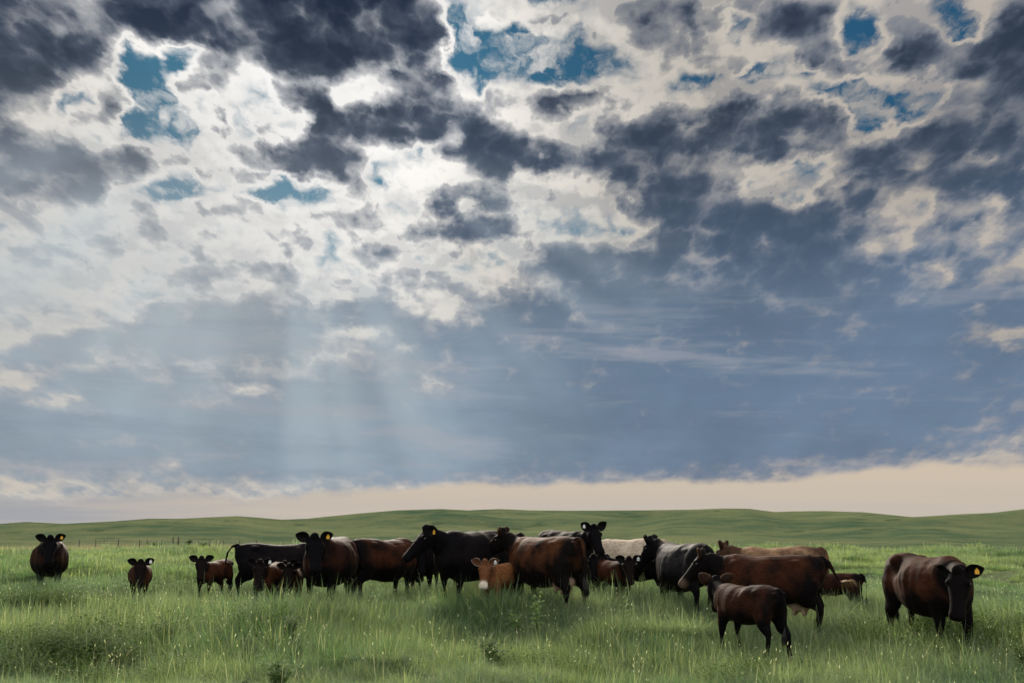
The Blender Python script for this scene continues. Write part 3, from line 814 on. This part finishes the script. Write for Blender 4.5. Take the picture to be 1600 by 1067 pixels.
cow('big dark brown cow facing the camera before the flank of the black cow', 519, 20.9, -110, coat='dusky', s=1.05, fat=1.2, neck=(8, 26), head=(30, 58), ears=(6, 4), tag_col='yellow', tag_ear=1)
cow('brown cow behind the big brown cow, its head hidden', 599, 22.6, 42, coat='brown', s=1.0, fat=1.15, neck=(20, -25), head=(10, 70))
cow('black cow with lowered head half hidden behind the black cow facing left', 664, 24.6, -97, coat='black', s=1.0, neck=(8, -6), head=(6, 62))
cow('large black cow facing left with a yellow tag at its neck', 736, 20.9, -126, coat='black', s=1.09, fat=1.18, neck=(-18, 24), head=(-36, 44), ears=(-25, -25), tag_col='yellow', tag_ear=1, gait=(.06, -.08, 0, .05))
cow('dark cow of which only the back shows behind the large black cow', 752, 24.2, 176, coat='dusky', s=1.05, neck=(0, 5), head=(0, 50))
cow('small tan calf with a white muzzle and numbered white tag', 785, 20.0, -122, coat='tan', calf=True, s=.67, fat=1.1, neck=(18, 34), head=(24, 56), ears=(4, 4), ear='tan', tag_col='white', tag_ear=1, number='025', pale_muzzle=1.0, switch='straw')
cow('big russet cow seen from behind with udder, head to the left', 852, 19.8, 130, coat='russet', s=1.06, fat=1.14, udder=True, neck=(14, 28), head=(34, 36), ears=(14, 14), ear='brown', tag_col='yellow', tag_ear=1, tail='side', switch='black')
cow('black cow looking over the rump of the russet cow', 882, 23.2, -54, coat='black', s=.99, neck=(-4, 34), head=(-14, 48), ears=(42, 30), tag_col='white', tag_ear=-1)
cow('black calf in the shadow behind the tail of the russet cow', 928, 21.6, -95, coat='black', calf=True, s=.64, neck=(10, 32), head=(10, 52), tag_col='white', tag_ear=-1, number='40')
cow('pale cream cow standing side-on behind two calves', 984, 25.0, 176, coat='cream', s=.94, fat=1.05, neck=(0, -5), head=(0, 60), switch='straw')
cow('brown calf with a black face and numbered white ear tag', 955, 20.6, -56, coat='calf', calf=True, s=.66, fat=1.18, neck=(-20, 34), head=(-30, 54), ears=(16, 6), tag_col='white', tag_ear=1, number='105')
cow('black calf with its side against the calf with a numbered tag', 1000, 21.4, 166, coat='black', calf=True, s=.66, neck=(0, 18), head=(0, 50))
cow('black and grey roan cow with yellow tag, head turned left', 1068, 19.9, 118, coat='roan', s=1.0, fat=1.15, neck=(20, 30), head=(40, 54), ears=(18, 18), tag_col='yellow', tag_ear=1, tail='rest')
cow('fawn backed cow mostly hidden behind the long brown cow', 1214, 20.6, 174, coat='fawn', s=.92, neck=(-6, 18), head=(-10, 40), ears=(40, 34), ear='brown')
cow('long brown cow with pale udder and pale muzzle, facing left', 1200, 17.6, 166, coat='brown', s=1.0, fat=1.08, udder=True, neck=(4, 16), head=(8, 46), ears=(30, 26), ear='brown', tail='flick', switch='straw', pale_muzzle=.3, gait=(0, .05, -.05, .08))
cow('large dark calf in front of the long brown cow, looking away', 1164, 15.6, 130, coat='dusky', calf=True, s=.78, fat=1.15, neck=(-14, 22), head=(-40, 44), ears=(38, 34), ear='brown', tag_col='white', tag_ear=1, gait=(.05, -.05, .10, -.12))
cow('small dark calf behind the rump of the long brown cow', 1298, 19.6, 160, coat='dusky', calf=True, s=.60, neck=(0, -38), head=(0, 80))
cow('bony dark brown cow with lowered head at the far right', 1443, 16.1, -58, coat='brown', s=1.03, fat=1.04, bony=1.0, neck=(-26, -3), head=(-52, 66), ears=(0, -30), tag_col='yellow', tag_ear=1, gait=(.10, -.06, -.08, .05), tail='rest')

# ------------------------------------------------------------------ grass and pasture plants
def blade_material(name, cols, trans=0.5, rough=0.7, spec=0.06, patch=0.5):
    """cols: two greens of the kind and the colour of its dry blades; patchy over the pasture"""
    m, t, N, out = new_mat(name)
    pos = t.nodes.new('ShaderNodeNewGeometry').outputs['Position']
    oi = t.nodes.new('ShaderNodeObjectInfo').outputs['Random']
    bl = t.nodes.new('ShaderNodeAttribute'); bl.attribute_name = 'blade'
    n1 = N.noise(N.v('MULTIPLY', pos, (0.42, 0.30, 0.0)), 1.0, 3.0, 0.55)
    n2 = N.noise(N.v('MULTIPLY', pos, (0.09, 0.06, 0.0)), 1.0, 2.0, 0.5)
    f = N.add(N.mul(N.sub(n1, 0.5), 2.2), N.add(N.mul(N.sub(n2, 0.5), 1.6), N.madd(oi, patch, 0.5 - patch / 2)))
    c = N.mix(N.lin(f, 0.1, 0.9), cols[0], cols[1])
    c = N.mix(N.lin(bl.outputs['Fac'], 0.88, 0.97, 0.0, 0.6), c, cols[2])
    c = N.mix(1.0, c, N.comb(*[N.lin(bl.outputs['Fac'], 0.05, 0.8, 0.62, 1.5)] * 3), 'MULTIPLY')
    b = pbsdf(t, N, c, rough, spec)
    tr = t.nodes.new('ShaderNodeBsdfTranslucent')
    N._set(tr.inputs[0], N.mix(1.0, c, (1.15, 1.2, 0.75), 'MULTIPLY'))
    mx = t.nodes.new('ShaderNodeMixShader'); mx.inputs[0].default_value = trans
    t.links.new(b.outputs[0], mx.inputs[1]); t.links.new(tr.outputs[0], mx.inputs[2])
    t.links.new(mx.outputs[0], out.inputs[0])
    return m

def tuft_mesh(name, mat, n, rad, h0, h1, width, lean, curl, seed, seg=3, head=None):
    """a tuft of curved tapering blades; head: (share, size) of blades that carry a seed head"""
    rn = random.Random(seed); V, Fc, B = [], [], []
    for k in range(n):
        a = rn.uniform(0, 6.283); rr = rad * math.sqrt(rn.random())
        b0 = Vector((math.cos(a) * rr, math.sin(a) * rr, -0.03))
        az = a + rn.gauss(0, 0.9); ln = rn.uniform(h0, h1) * (1.0 - 0.25 * rr / rad)
        d = Vector((math.cos(az), math.sin(az), 0)); l0 = abs(rn.gauss(lean, lean * 0.6)); cu = abs(rn.gauss(curl, curl * 0.5))
        w = width * rn.uniform(0.7, 1.3); sd = Vector((-d.y, d.x, 0))
        tw = rn.uniform(-0.9, 0.9); sd = (sd * math.cos(tw) + d * math.sin(tw)).normalized()
        bid = rn.random(); p = b0.copy(); o = len(V); ang = l0
        for i in range(seg + 1):
            u = i / seg
            ww = w * (1 - u) ** 0.7 * (0.7 + 0.6 * u) if i < seg else 0
            if i < seg:
                V += [p - sd * ww, p + sd * ww]; B += [bid, bid]
            else:
                V.append(p.copy()); B.append(bid)
            ang += cu / seg
            p = p + (d * math.sin(ang) + Vector((0, 0, math.cos(ang)))) * (ln / seg)
        for i in range(seg - 1):
            q = o + i * 2
            Fc.append((q, q + 1, q + 3, q + 2))
        q = o + (seg - 1) * 2
        Fc.append((q, q + 1, q + 2))
        if head and rn.random() < head[0]:
            hl, hw_ = head[1] * rn.uniform(.7, 1.3), head[1] * 0.10
            t0 = V[-1]; dv = (d * math.sin(ang) + Vector((0, 0, math.cos(ang))))
            o = len(V)
            ring = [Vector((1, 0, 0)), Vector((-.5, .86, 0)), Vector((-.5, -.86, 0))]
            V.append(t0.copy()); V += [t0 + dv * hl * .45 + r_ * hw_ for r_ in ring]; V.append(t0 + dv * hl)
            B += [0.97] * 5
            for i in range(3):
                j = (i + 1) % 3
                Fc += [(o, o + 1 + i, o + 1 + j), (o + 4, o + 1 + j, o + 1 + i)]
    me = bpy.data.meshes.new(name)
    me.from_pydata([tuple(v) for v in V], [], Fc); me.update()
    at_ = me.attributes.new('blade', 'FLOAT', 'POINT'); at_.data.foreach_set('value', np.array(B, np.float32))
    me.materials.append(mat)
    return bpy.data.objects.new(name, me)

def leaf_tuft(name, mat, n, rad, h0, h1, lw, seed):
    """low broad-leaved herbs: stalks carrying small pointed leaves"""
    rn = random.Random(seed); V, Fc, B = [], [], []
    for k in range(n):
        a = rn.uniform(0, 6.283); rr = rad * math.sqrt(rn.random()); h = rn.uniform(h0, h1)
        base = Vector((math.cos(a) * rr, math.sin(a) * rr, 0)); tp = base * 1.35 + Vector((0, 0, h))
        for q in range(7):
            u = 0.25 + 0.75 * q / 6; p = base.lerp(tp, u); aa = q * 2.4 + a; ln = lw * rn.uniform(.8, 1.5) * (1.2 - .5 * u)
            d = Vector((math.cos(aa), math.sin(aa), rn.uniform(-.1, .6))).normalized(); sdv = d.cross(Vector((0, 0, 1))).normalized()
            o = len(V); V += [p, p + d * ln * .5 + sdv * ln * .24, p + d * ln, p + d * ln * .5 - sdv * ln * .24]
            b = rn.random() * .8; B += [b] * 4; Fc.append((o, o + 1, o + 2, o + 3))
    me = bpy.data.meshes.new(name); me.from_pydata([tuple(v) for v in V], [], Fc); me.update()
    at_ = me.attributes.new('blade', 'FLOAT', 'POINT'); at_.data.foreach_set('value', np.array(B, np.float32))
    me.materials.append(mat)
    return bpy.data.objects.new(name, me)

def patch(name, rad, items, seed, hvar=(.45, 1.35)):
    """a patch of turf: many tufts merged into one mesh. items: list of (tuft object, count)"""
    rn = np.random.default_rng(seed); VV, FF, BB, MM = [], [], [], []; off = 0; mats = []
    loops, sizes, mi = [], [], []
    for tuft, count in items:
        me = tuft.data; nv = len(me.vertices)
        co = np.empty(nv * 3); me.vertices.foreach_get('co', co); co = co.reshape(-1, 3)
        bl = np.empty(nv, np.float32); me.attributes['blade'].data.foreach_get('value', bl)
        li = np.empty(len(me.loops), np.int64); me.loops.foreach_get('vertex_index', li)
        ls = np.empty(len(me.polygons), np.int64); me.polygons.foreach_get('loop_total', ls)
        if me.materials[0] not in mats:
            mats.append(me.materials[0])
        m_i = mats.index(me.materials[0])
        for k in range(count):
            r = rad * math.sqrt(rn.random()) * rn.uniform(.85, 1.12); a = rn.uniform(0, 6.283); t = rn.uniform(0, 6.283)
            x, y = r * math.cos(a), r * math.sin(a)
            h = float(vnoise(np.array([x / rad * 2.2 + seed * 3.1]), np.array([y / rad * 2.2 + 5]), 71)[0])
            sc = (hvar[0] + (hvar[1] - hvar[0]) * h) * rn.uniform(.8, 1.2); c, sn = math.cos(t), math.sin(t)
            P = co * sc
            VV.append(np.stack([P[:, 0] * c - P[:, 1] * sn + x, P[:, 0] * sn + P[:, 1] * c + y, P[:, 2]], 1))
            BB.append(np.where(bl < .88, np.clip(bl * .45 + rn.random() * .5 - .05, 0, .87), bl)); loops.append(li + off); sizes.append(ls); mi.append(np.full(len(ls), m_i)); off += nv
    V = np.concatenate(VV); L_ = np.concatenate(loops); S_ = np.concatenate(sizes); M_ = np.concatenate(mi)
    me = bpy.data.meshes.new(name)
    me.vertices.add(len(V)); me.vertices.foreach_set('co', V.astype(np.float32).ravel())
    me.loops.add(len(L_)); me.loops.foreach_set('vertex_index', L_.astype(np.int32))
    me.polygons.add(len(S_)); me.polygons.foreach_set('loop_start', np.concatenate([[0], np.cumsum(S_)[:-1]]).astype(np.int32))
    for m in mats:
        me.materials.append(m)
    me.polygons.foreach_set('material_index', M_.astype(np.int32))
    at_ = me.attributes.new('blade', 'FLOAT', 'POINT'); at_.data.foreach_set('value', np.concatenate(BB).astype(np.float32))
    me.update(calc_edges=True)
    return bpy.data.objects.new(name, me)

def scatter(name, label, cat, protos, pts, scl, rot, kind):
    """one stuff object: prototypes instanced on points by geometry nodes"""
    colx = bpy.data.collections.new(name + '_kinds')
    for i, p in enumerate(protos):
        p.name = '%s_kind_%02d' % (name, i); colx.objects.link(p)
    me = bpy.data.meshes.new(name); me.vertices.add(len(pts)); me.vertices.foreach_set('co', pts.astype(np.float32).ravel())
    a = me.attributes.new('size', 'FLOAT', 'POINT'); a.data.foreach_set('value', scl.astype(np.float32))
    a = me.attributes.new('turn', 'FLOAT_VECTOR', 'POINT'); a.data.foreach_set('vector', rot.astype(np.float32).ravel())
    a = me.attributes.new('kind', 'INT', 'POINT'); a.data.foreach_set('value', kind.astype(np.int32))
    me.update()
    o = link(bpy.data.objects.new(name, me)); o['kind'] = 'stuff'; o['label'] = label; o['category'] = cat
    g = bpy.data.node_groups.new(name, 'GeometryNodeTree')
    g.interface.new_socket('Geometry', in_out='INPUT', socket_type='NodeSocketGeometry')
    g.interface.new_socket('Geometry', in_out='OUTPUT', socket_type='NodeSocketGeometry')
    gi = g.nodes.new('NodeGroupInput'); go = g.nodes.new('NodeGroupOutput')
    ip = g.nodes.new('GeometryNodeInstanceOnPoints'); ci = g.nodes.new('GeometryNodeCollectionInfo')
    ci.inputs['Collection'].default_value = colx; ci.inputs['Separate Children'].default_value = True; ci.inputs['Reset Children'].default_value = True
    def attr(nm, ty):
        n = g.nodes.new('GeometryNodeInputNamedAttribute'); n.data_type = ty; n.inputs['Name'].default_value = nm
        return n.outputs['Attribute']
    l = g.links.new
    l(gi.outputs[0], ip.inputs['Points']); l(ci.outputs[0], ip.inputs['Instance']); ip.inputs['Pick Instance'].default_value = True
    l(attr('kind', 'INT'), ip.inputs['Instance Index']); l(attr('size', 'FLOAT'), ip.inputs['Scale'])
    e2r = g.nodes.new('FunctionNodeEulerToRotation'); l(attr('turn', 'FLOAT_VECTOR'), e2r.inputs[0]); l(e2r.outputs[0], ip.inputs['Rotation'])
    l(ip.outputs[0], go.inputs[0])
    md = o.modifiers.new('scatter', 'NODES'); md.node_group = g
    return o

G1 = blade_material('meadow_grass', ((0.105, 0.185, 0.072), (0.220, 0.285, 0.130), (0.32, 0.29, 0.17)))
G2 = blade_material('blue_needle_grass', ((0.140, 0.218, 0.138), (0.240, 0.295, 0.178), (0.34, 0.32, 0.22)), trans=0.45)
G3 = blade_material('olive_herb', ((0.070, 0.128, 0.030), (0.105, 0.160, 0.040), (0.14, 0.14, 0.05)), trans=0.5, spec=0.02)
G4 = blade_material('dry_stalk', ((0.40, 0.38, 0.29), (0.48, 0.46, 0.36), (0.80, 0.79, 0.74)), trans=0.5, rough=0.4)

def sector(n, r0, r1, half):
    """random points of a field sector ahead of the camera, even per area"""
    r = np.sqrt(rng.uniform(r0 * r0, r1 * r1, n)); a = np.radians(rng.uniform(-half, half, n))
    return r * np.sin(a), r * np.cos(a)

def lattice(step, r0, r1, half):
    """jittered lattice points of a field sector"""
    g = np.arange(-r1, r1, step); h = np.arange(0, r1, step * .88)
    X, Y = np.meshgrid(g, h); X = X + (np.arange(len(h)) % 2)[:, None] * step * .5
    X = (X + rng.normal(0, step * .16, X.shape)).ravel(); Y = (Y + rng.normal(0, step * .16, Y.shape)).ravel()
    r = np.hypot(X, Y); a = np.degrees(np.abs(np.arctan2(X, Y)))
    k = (r > r0) & (r < r1) & (a < half)
    return X[k], Y[k]

def build_grass():
    green = [tuft_mesh('t', G1, 66, .15, .17, .38, .0027, .46, 1.5, 100 + k) for k in range(3)]
    wispy = [tuft_mesh('t', G2, 74, .15, .22, .46, .0021, .36, 1.9, 200 + k, seg=4) for k in range(3)]
    herb = [leaf_tuft('t', G3, 20, .16, .14, .32, .036, 300 + k) for k in range(2)]
    wide = [tuft_mesh('t', G1, 40, .30, .20, .40, .0085, .34, .9, 400 + k, seg=2) for k in range(2)]
    wide2 = [tuft_mesh('t', G2, 40, .28, .22, .44, .0078, .32, 1.2, 500 + k, seg=2) for k in range(2)]
    protos = []
    for k in range(3):      # 0-2 mostly green
        protos.append(patch('p', .62, [(green[0], 34), (green[1], 30), (wispy[k], 16)], 10 + k))
    for k in range(3):      # 3-5 mostly blue and wispy
        protos.append(patch('p', .62, [(wispy[0], 26), (wispy[1], 26), (green[k], 18)], 20 + k))
    for k in range(2):      # 6-7 with herbs
        protos.append(patch('p', .62, [(herb[0], 16), (herb[1], 14), (green[2], 30), (wispy[2], 12)], 30 + k))
    for k in range(3):      # 8-10 middle distance
        protos.append(patch('p', 1.5, [(wide[0], 34), (wide[1], 34), (wide2[k % 2], 34)], 40 + k, (.6, 1.25)))
    for k in range(2):      # 11-12 far
        protos.append(patch('p', 3.4, [(wide[0], 44), (wide2[0], 44), (wide2[1], 20)], 50 + k, (1.1, 1.7)))
    X, Y, K, S = [], [], [], []
    for (step, r0, r1, half, lo, hi) in ((.82, 8.0, 30.0, 33, 0, 8), (2.0, 29.5, 64.0, 32, 8, 11), (4.6, 62.0, 124.0, 31, 11, 13)):
        x, y = lattice(step, r0, r1, half); n = len(x)
        if lo == 0:
            p = vnoise(x / 2.6, y / 1.9, 41) * .6 + vnoise(x / 6.5 + 7, y / 4.4, 42) * .4
            q = vnoise(x / 2.9 + 3, y / 2.0, 43)
            k = np.where(rng.random(n) < np.clip((p - .36) * 2.8, .06, .94), rng.integers(3, 6, n), rng.integers(0, 3, n))
            k = np.where((q > .70) & (rng.random(n) < .35), rng.integers(6, 8, n), k)
        else:
            k = rng.integers(lo, hi, n)
        h = .66 + .80 * vnoise(x / 1.9 + 11, y / 1.5, 44) * vnoise(x / 4.6, y / 3.6 + 5, 45) * 1.7
        rr = np.hypot(x, y); h = h + .30 * sstep(rr, 15.5, 18.5) * (1 - sstep(rr, 20.5, 24)) - .14 * sstep(rr, 24, 30)
        X.append(x); Y.append(y); K.append(k); S.append(h * rng.uniform(.9, 1.1, n))
    X = np.concatenate(X); Y = np.concatenate(Y); K = np.concatenate(K); S = np.concatenate(S)
    e = .5
    Z = (ground(X, Y) + ground(X + e, Y) + ground(X - e, Y) + ground(X, Y + e) + ground(X, Y - e)) / 5.0
    sx = (ground(X + e, Y) - ground(X - e, Y)) / (2 * e); sy = (ground(X, Y + e) - ground(X, Y - e)) / (2 * e)
    n = len(X)
    # tilt to the ground: rotate about z first, then lean (XYZ euler about world axes)
    turn = rng.uniform(0, 6.283, n)
    rot = np.zeros((n, 3))
    for i in range(n):
        nrm = Vector((-sx[i], -sy[i], 1.0)).normalized()
        rot[i] = (nrm.to_track_quat('Z', 'Y').to_matrix() @ Matrix.Rotation(turn[i], 3, 'Z')).to_euler()
    scatter('grass', 'tall green pasture grass covering the ground around the herd', 'grass', protos, np.stack([X, Y, Z], 1), S, rot, K)
    print('grass patches', n)
    # bleached seed stalks standing above the grass
    sp = [tuft_mesh('t', G4, 2, .10, .40, .62, .0022, .22, .5, 600 + k, seg=4, head=(1.0, .05)) for k in range(3)]
    sp += [tuft_mesh('t', G4, 2, .10, .35, .60, .0028, .4, 2.0, 620 + k, seg=6, head=(.6, .045)) for k in range(2)]
    x, y = sector(1100, 9.0, 27.0, 31); x2, y2 = sector(500, 14, 24, 30)
    x = np.concatenate([x, x2]); y = np.concatenate([y, y2]); n = len(x)
    keep = vnoise(x / 2.2, y / 1.6, 51) > .40
    x, y = x[keep], y[keep]; n = len(x)
    rot = np.stack([rng.normal(0, .2, n), rng.normal(0, .2, n), rng.uniform(0, 6.283, n)], 1)
    scatter('seed_stalks', 'pale dry seed stalks scattered through the pasture grass', 'grass', sp, np.stack([x, y, ground(x, y)], 1), rng.uniform(.7, 1.1, n), rot, rng.integers(0, 5, n))
build_grass()

# ------------------------------------------------------------------ fence, shrubs, weeds, stone
def build_fence():
    wood = plain_mat('weathered_post', (0.10, 0.082, 0.064), 0.85, 0.1)
    wire = plain_mat('fence_wire', (0.16, 0.15, 0.14), 0.6, 0.3)
    px = [100, 126, 152, 165, 187, 220, 232, 255, 272, 280, 312, 329, 340, 350, 376, 402]
    d = 168.0
    x0, y0 = at(152, d)
    root = empty('wire_fence', (x0, y0, gz(x0, y0)))
    tag(root, 'wire fence of thin wooden posts at the foot of the hills', 'fence')
    rn = random.Random(4); tops = []
    for k, p in enumerate(px):
        x, y = at(p, d + 1.5 * math.sin(p * .05)); z = gz(x, y); h = 1.25 + rn.uniform(-.12, .12); w = rn.uniform(.06, .10)
        if p in (272, 280): h, w = 1.6, .13
        q = Loft(); b = Vector((x - x0, y - y0, z - root.location.z)); ln = Vector((rn.uniform(-.06, .06), rn.uniform(-.05, .05), 0))
        q.tube([(b + Vector((0, 0, -.2)), w, w), (b + ln * .5 + Vector((0, 0, h * .5)), w * .95, w * .95), (b + ln + Vector((0, 0, h)), w * .9, w * .9)], 7, up=Vector((0, 1, 0)))
        mesh_obj('post', q.v, q.f, wood, root); tops.append(b)
    for hz in (.35, .7, 1.05):
        q = Loft()
        q.tube([(b + Vector((0, -.1, hz)), .02, .02) for b in tops], 4)
        mesh_obj('wire', q.v, q.f, wire, root)
build_fence()

def leafy(name, label, cat, x, y, h, spread, nstem, leaf, mat, stem_mat, seed, buds=None, per=10, group=None):
    rn = random.Random(seed)
    root = empty(name, (x, y, gz(x, y))); tag(root, label, cat, group)
    S = Loft(); V, Fc, B = [], [], []; ends = []
    for k in range(nstem):
        a = rn.uniform(0, 6.283); t = rn.uniform(.0, 1.0) ** .7 * spread; hh = h * rn.uniform(.65, 1.0)
        tip = Vector((math.cos(a) * t, math.sin(a) * t, hh)); mid = Vector((math.cos(a) * t * .35, math.sin(a) * t * .35, hh * .55))
        S.tube([(Vector((0, 0, -.03)), .007, .007), (mid, .006, .006), (tip, .003, .003)], 5, up=Vector((0, 1, 0)))
        ends.append(tip)
        for q in range(per):
            u = .2 + .8 * (q + rn.random()) / per
            p = (Vector((0, 0, 0)).lerp(mid, u * 2) if u < .5 else mid.lerp(tip, u * 2 - 1)); aa = q * 2.4 + a; ln = leaf * rn.uniform(.6, 1.2) * (1.25 - .6 * u)
            d = Vector((math.cos(aa), math.sin(aa), rn.uniform(.0, .8))).normalized(); sd = d.cross(Vector((0, 0, 1))).normalized(); n = sd.cross(d)
            o = len(V); w = .2
            V += [p, p + d * ln * .35 + sd * ln * w - n * ln * .03, p + d * ln * .35 + n * ln * .05, p + d * ln * .35 - sd * ln * w - n * ln * .03,
                  p + d * ln * .7 + sd * ln * w * .7 - n * ln * .08, p + d * ln * .7 + n * ln * .0, p + d * ln * .7 - sd * ln * w * .7 - n * ln * .08, p + d * ln - n * ln * .16]
            b = rn.random() * .75; B += [b] * 8
            Fc += [(o, o + 1, o + 2), (o, o + 2, o + 3), (o + 1, o + 4, o + 5, o + 2), (o + 2, o + 5, o + 6, o + 3), (o + 4, o + 7, o + 5), (o + 5, o + 7, o + 6)]
    mesh_obj('stem', S.v, S.f, stem_mat, root)
    lo = mesh_obj('foliage', V, Fc, mat, root)
    at_ = lo.data.attributes.new('blade', 'FLOAT', 'POINT'); at_.data.foreach_set('value', np.array(B, np.float32))
    if buds:
        for e in ends:
            q = Loft(); q.ball(e + Vector((0, 0, buds * .4)), (buds * .5, buds * .5, buds * .65), 8)
            mesh_obj('bud', q.v, q.f, stem_mat, root)
    return root

LEAF_PALE = blade_material('pale_weed_leaf', ((0.20, 0.30, 0.10), (0.26, 0.34, 0.13), (0.30, 0.32, 0.16)), trans=0.5)
LEAF_DARK = blade_material('dark_weed_leaf', ((0.055, 0.100, 0.026), (0.080, 0.130, 0.034), (0.10, 0.11, 0.04)), trans=0.5)
LEAF_MID = blade_material('green_weed_leaf', ((0.13, 0.22, 0.065), (0.17, 0.26, 0.08), (0.2, 0.22, 0.09)), trans=0.5)
STEM = plain_mat('weed_stem', (0.17, 0.23, 0.09), 0.7, 0.1)
TWIG = plain_mat('shrub_twig', (0.07, 0.055, 0.04), 0.8, 0.1)

WEEDS = 'weeds standing in the pasture grass'
def weed(label, px, d, h, spread, n, leaf, mat, seed, **kw):
    x, y = at(px, d)
    return leafy(kw.pop('name', 'weed_plant'), label, kw.pop('cat', 'weed'), x, y, h, spread, n, leaf, mat, STEM, seed, group=WEEDS, **kw)
weed('tall pale green thistle with buds before the udder of the russet cow', 838, 17.6, .78, .13, 5, .14, LEAF_PALE, 1, buds=.055, per=14)
weed('small pale thistle below the black faced calf', 971, 18.4, .62, .16, 4, .13, LEAF_PALE, 2, buds=.04, per=10)
weed('low bright weed at the hind feet of the tan calf', 806, 17.8, .45, .22, 6, .12, LEAF_MID, 3)
weed('dark broad leaved weed in the open grass beside the lone small calf', 166, 20.4, .42, .34, 9, .16, LEAF_DARK, 4, per=12)
weed('rounded green weed near the lower edge, left of centre', 445, 12.4, .40, .40, 18, .09, LEAF_MID, 5, per=18)
weed('low dark olive weed in the grass below the big brown cow', 455, 15.8, .50, .34, 12, .11, LEAF_DARK, 6, per=16)
weed('dark weed clump in the grass below the lone small calf', 268, 16.2, .48, .26, 10, .11, LEAF_DARK, 7, per=14)
weed('wide low dark weed in the grass below the large black cow', 770, 14.6, .48, .42, 14, .11, LEAF_DARK, 8, per=16)
weed('small green weed below the belly of the bony cow', 1402, 15.2, .52, .20, 6, .12, LEAF_MID, 9, per=12)
weed('dark green weed low in the grass at the lower right edge', 1585, 13.4, .5, .25, 8, .11, LEAF_DARK, 10, per=14)
weed('olive weed in the grass left of the dark weed clump', 170, 15.2, .46, .36, 9, .11, LEAF_DARK, 12, per=12)

def shrub(label, px, d, h, w, seed, n=26):
    x, y = at(px, d)
    return leafy('shrub', label, 'shrub', x, y, h, w, n, .42, LEAF_DARK, TWIG, seed, per=16, group='low shrubs along the fence')
shrub('dark little shrub beside the thick posts of the far fence', 296, 169.0, 1.35, .9, 21)
shrub('wide low shrub left of the thick posts of the far fence', 248, 166.0, .9, 1.9, 22, 34)
shrub('low shrub right of the thick posts of the far fence', 318, 166.5, .8, 1.0, 23)
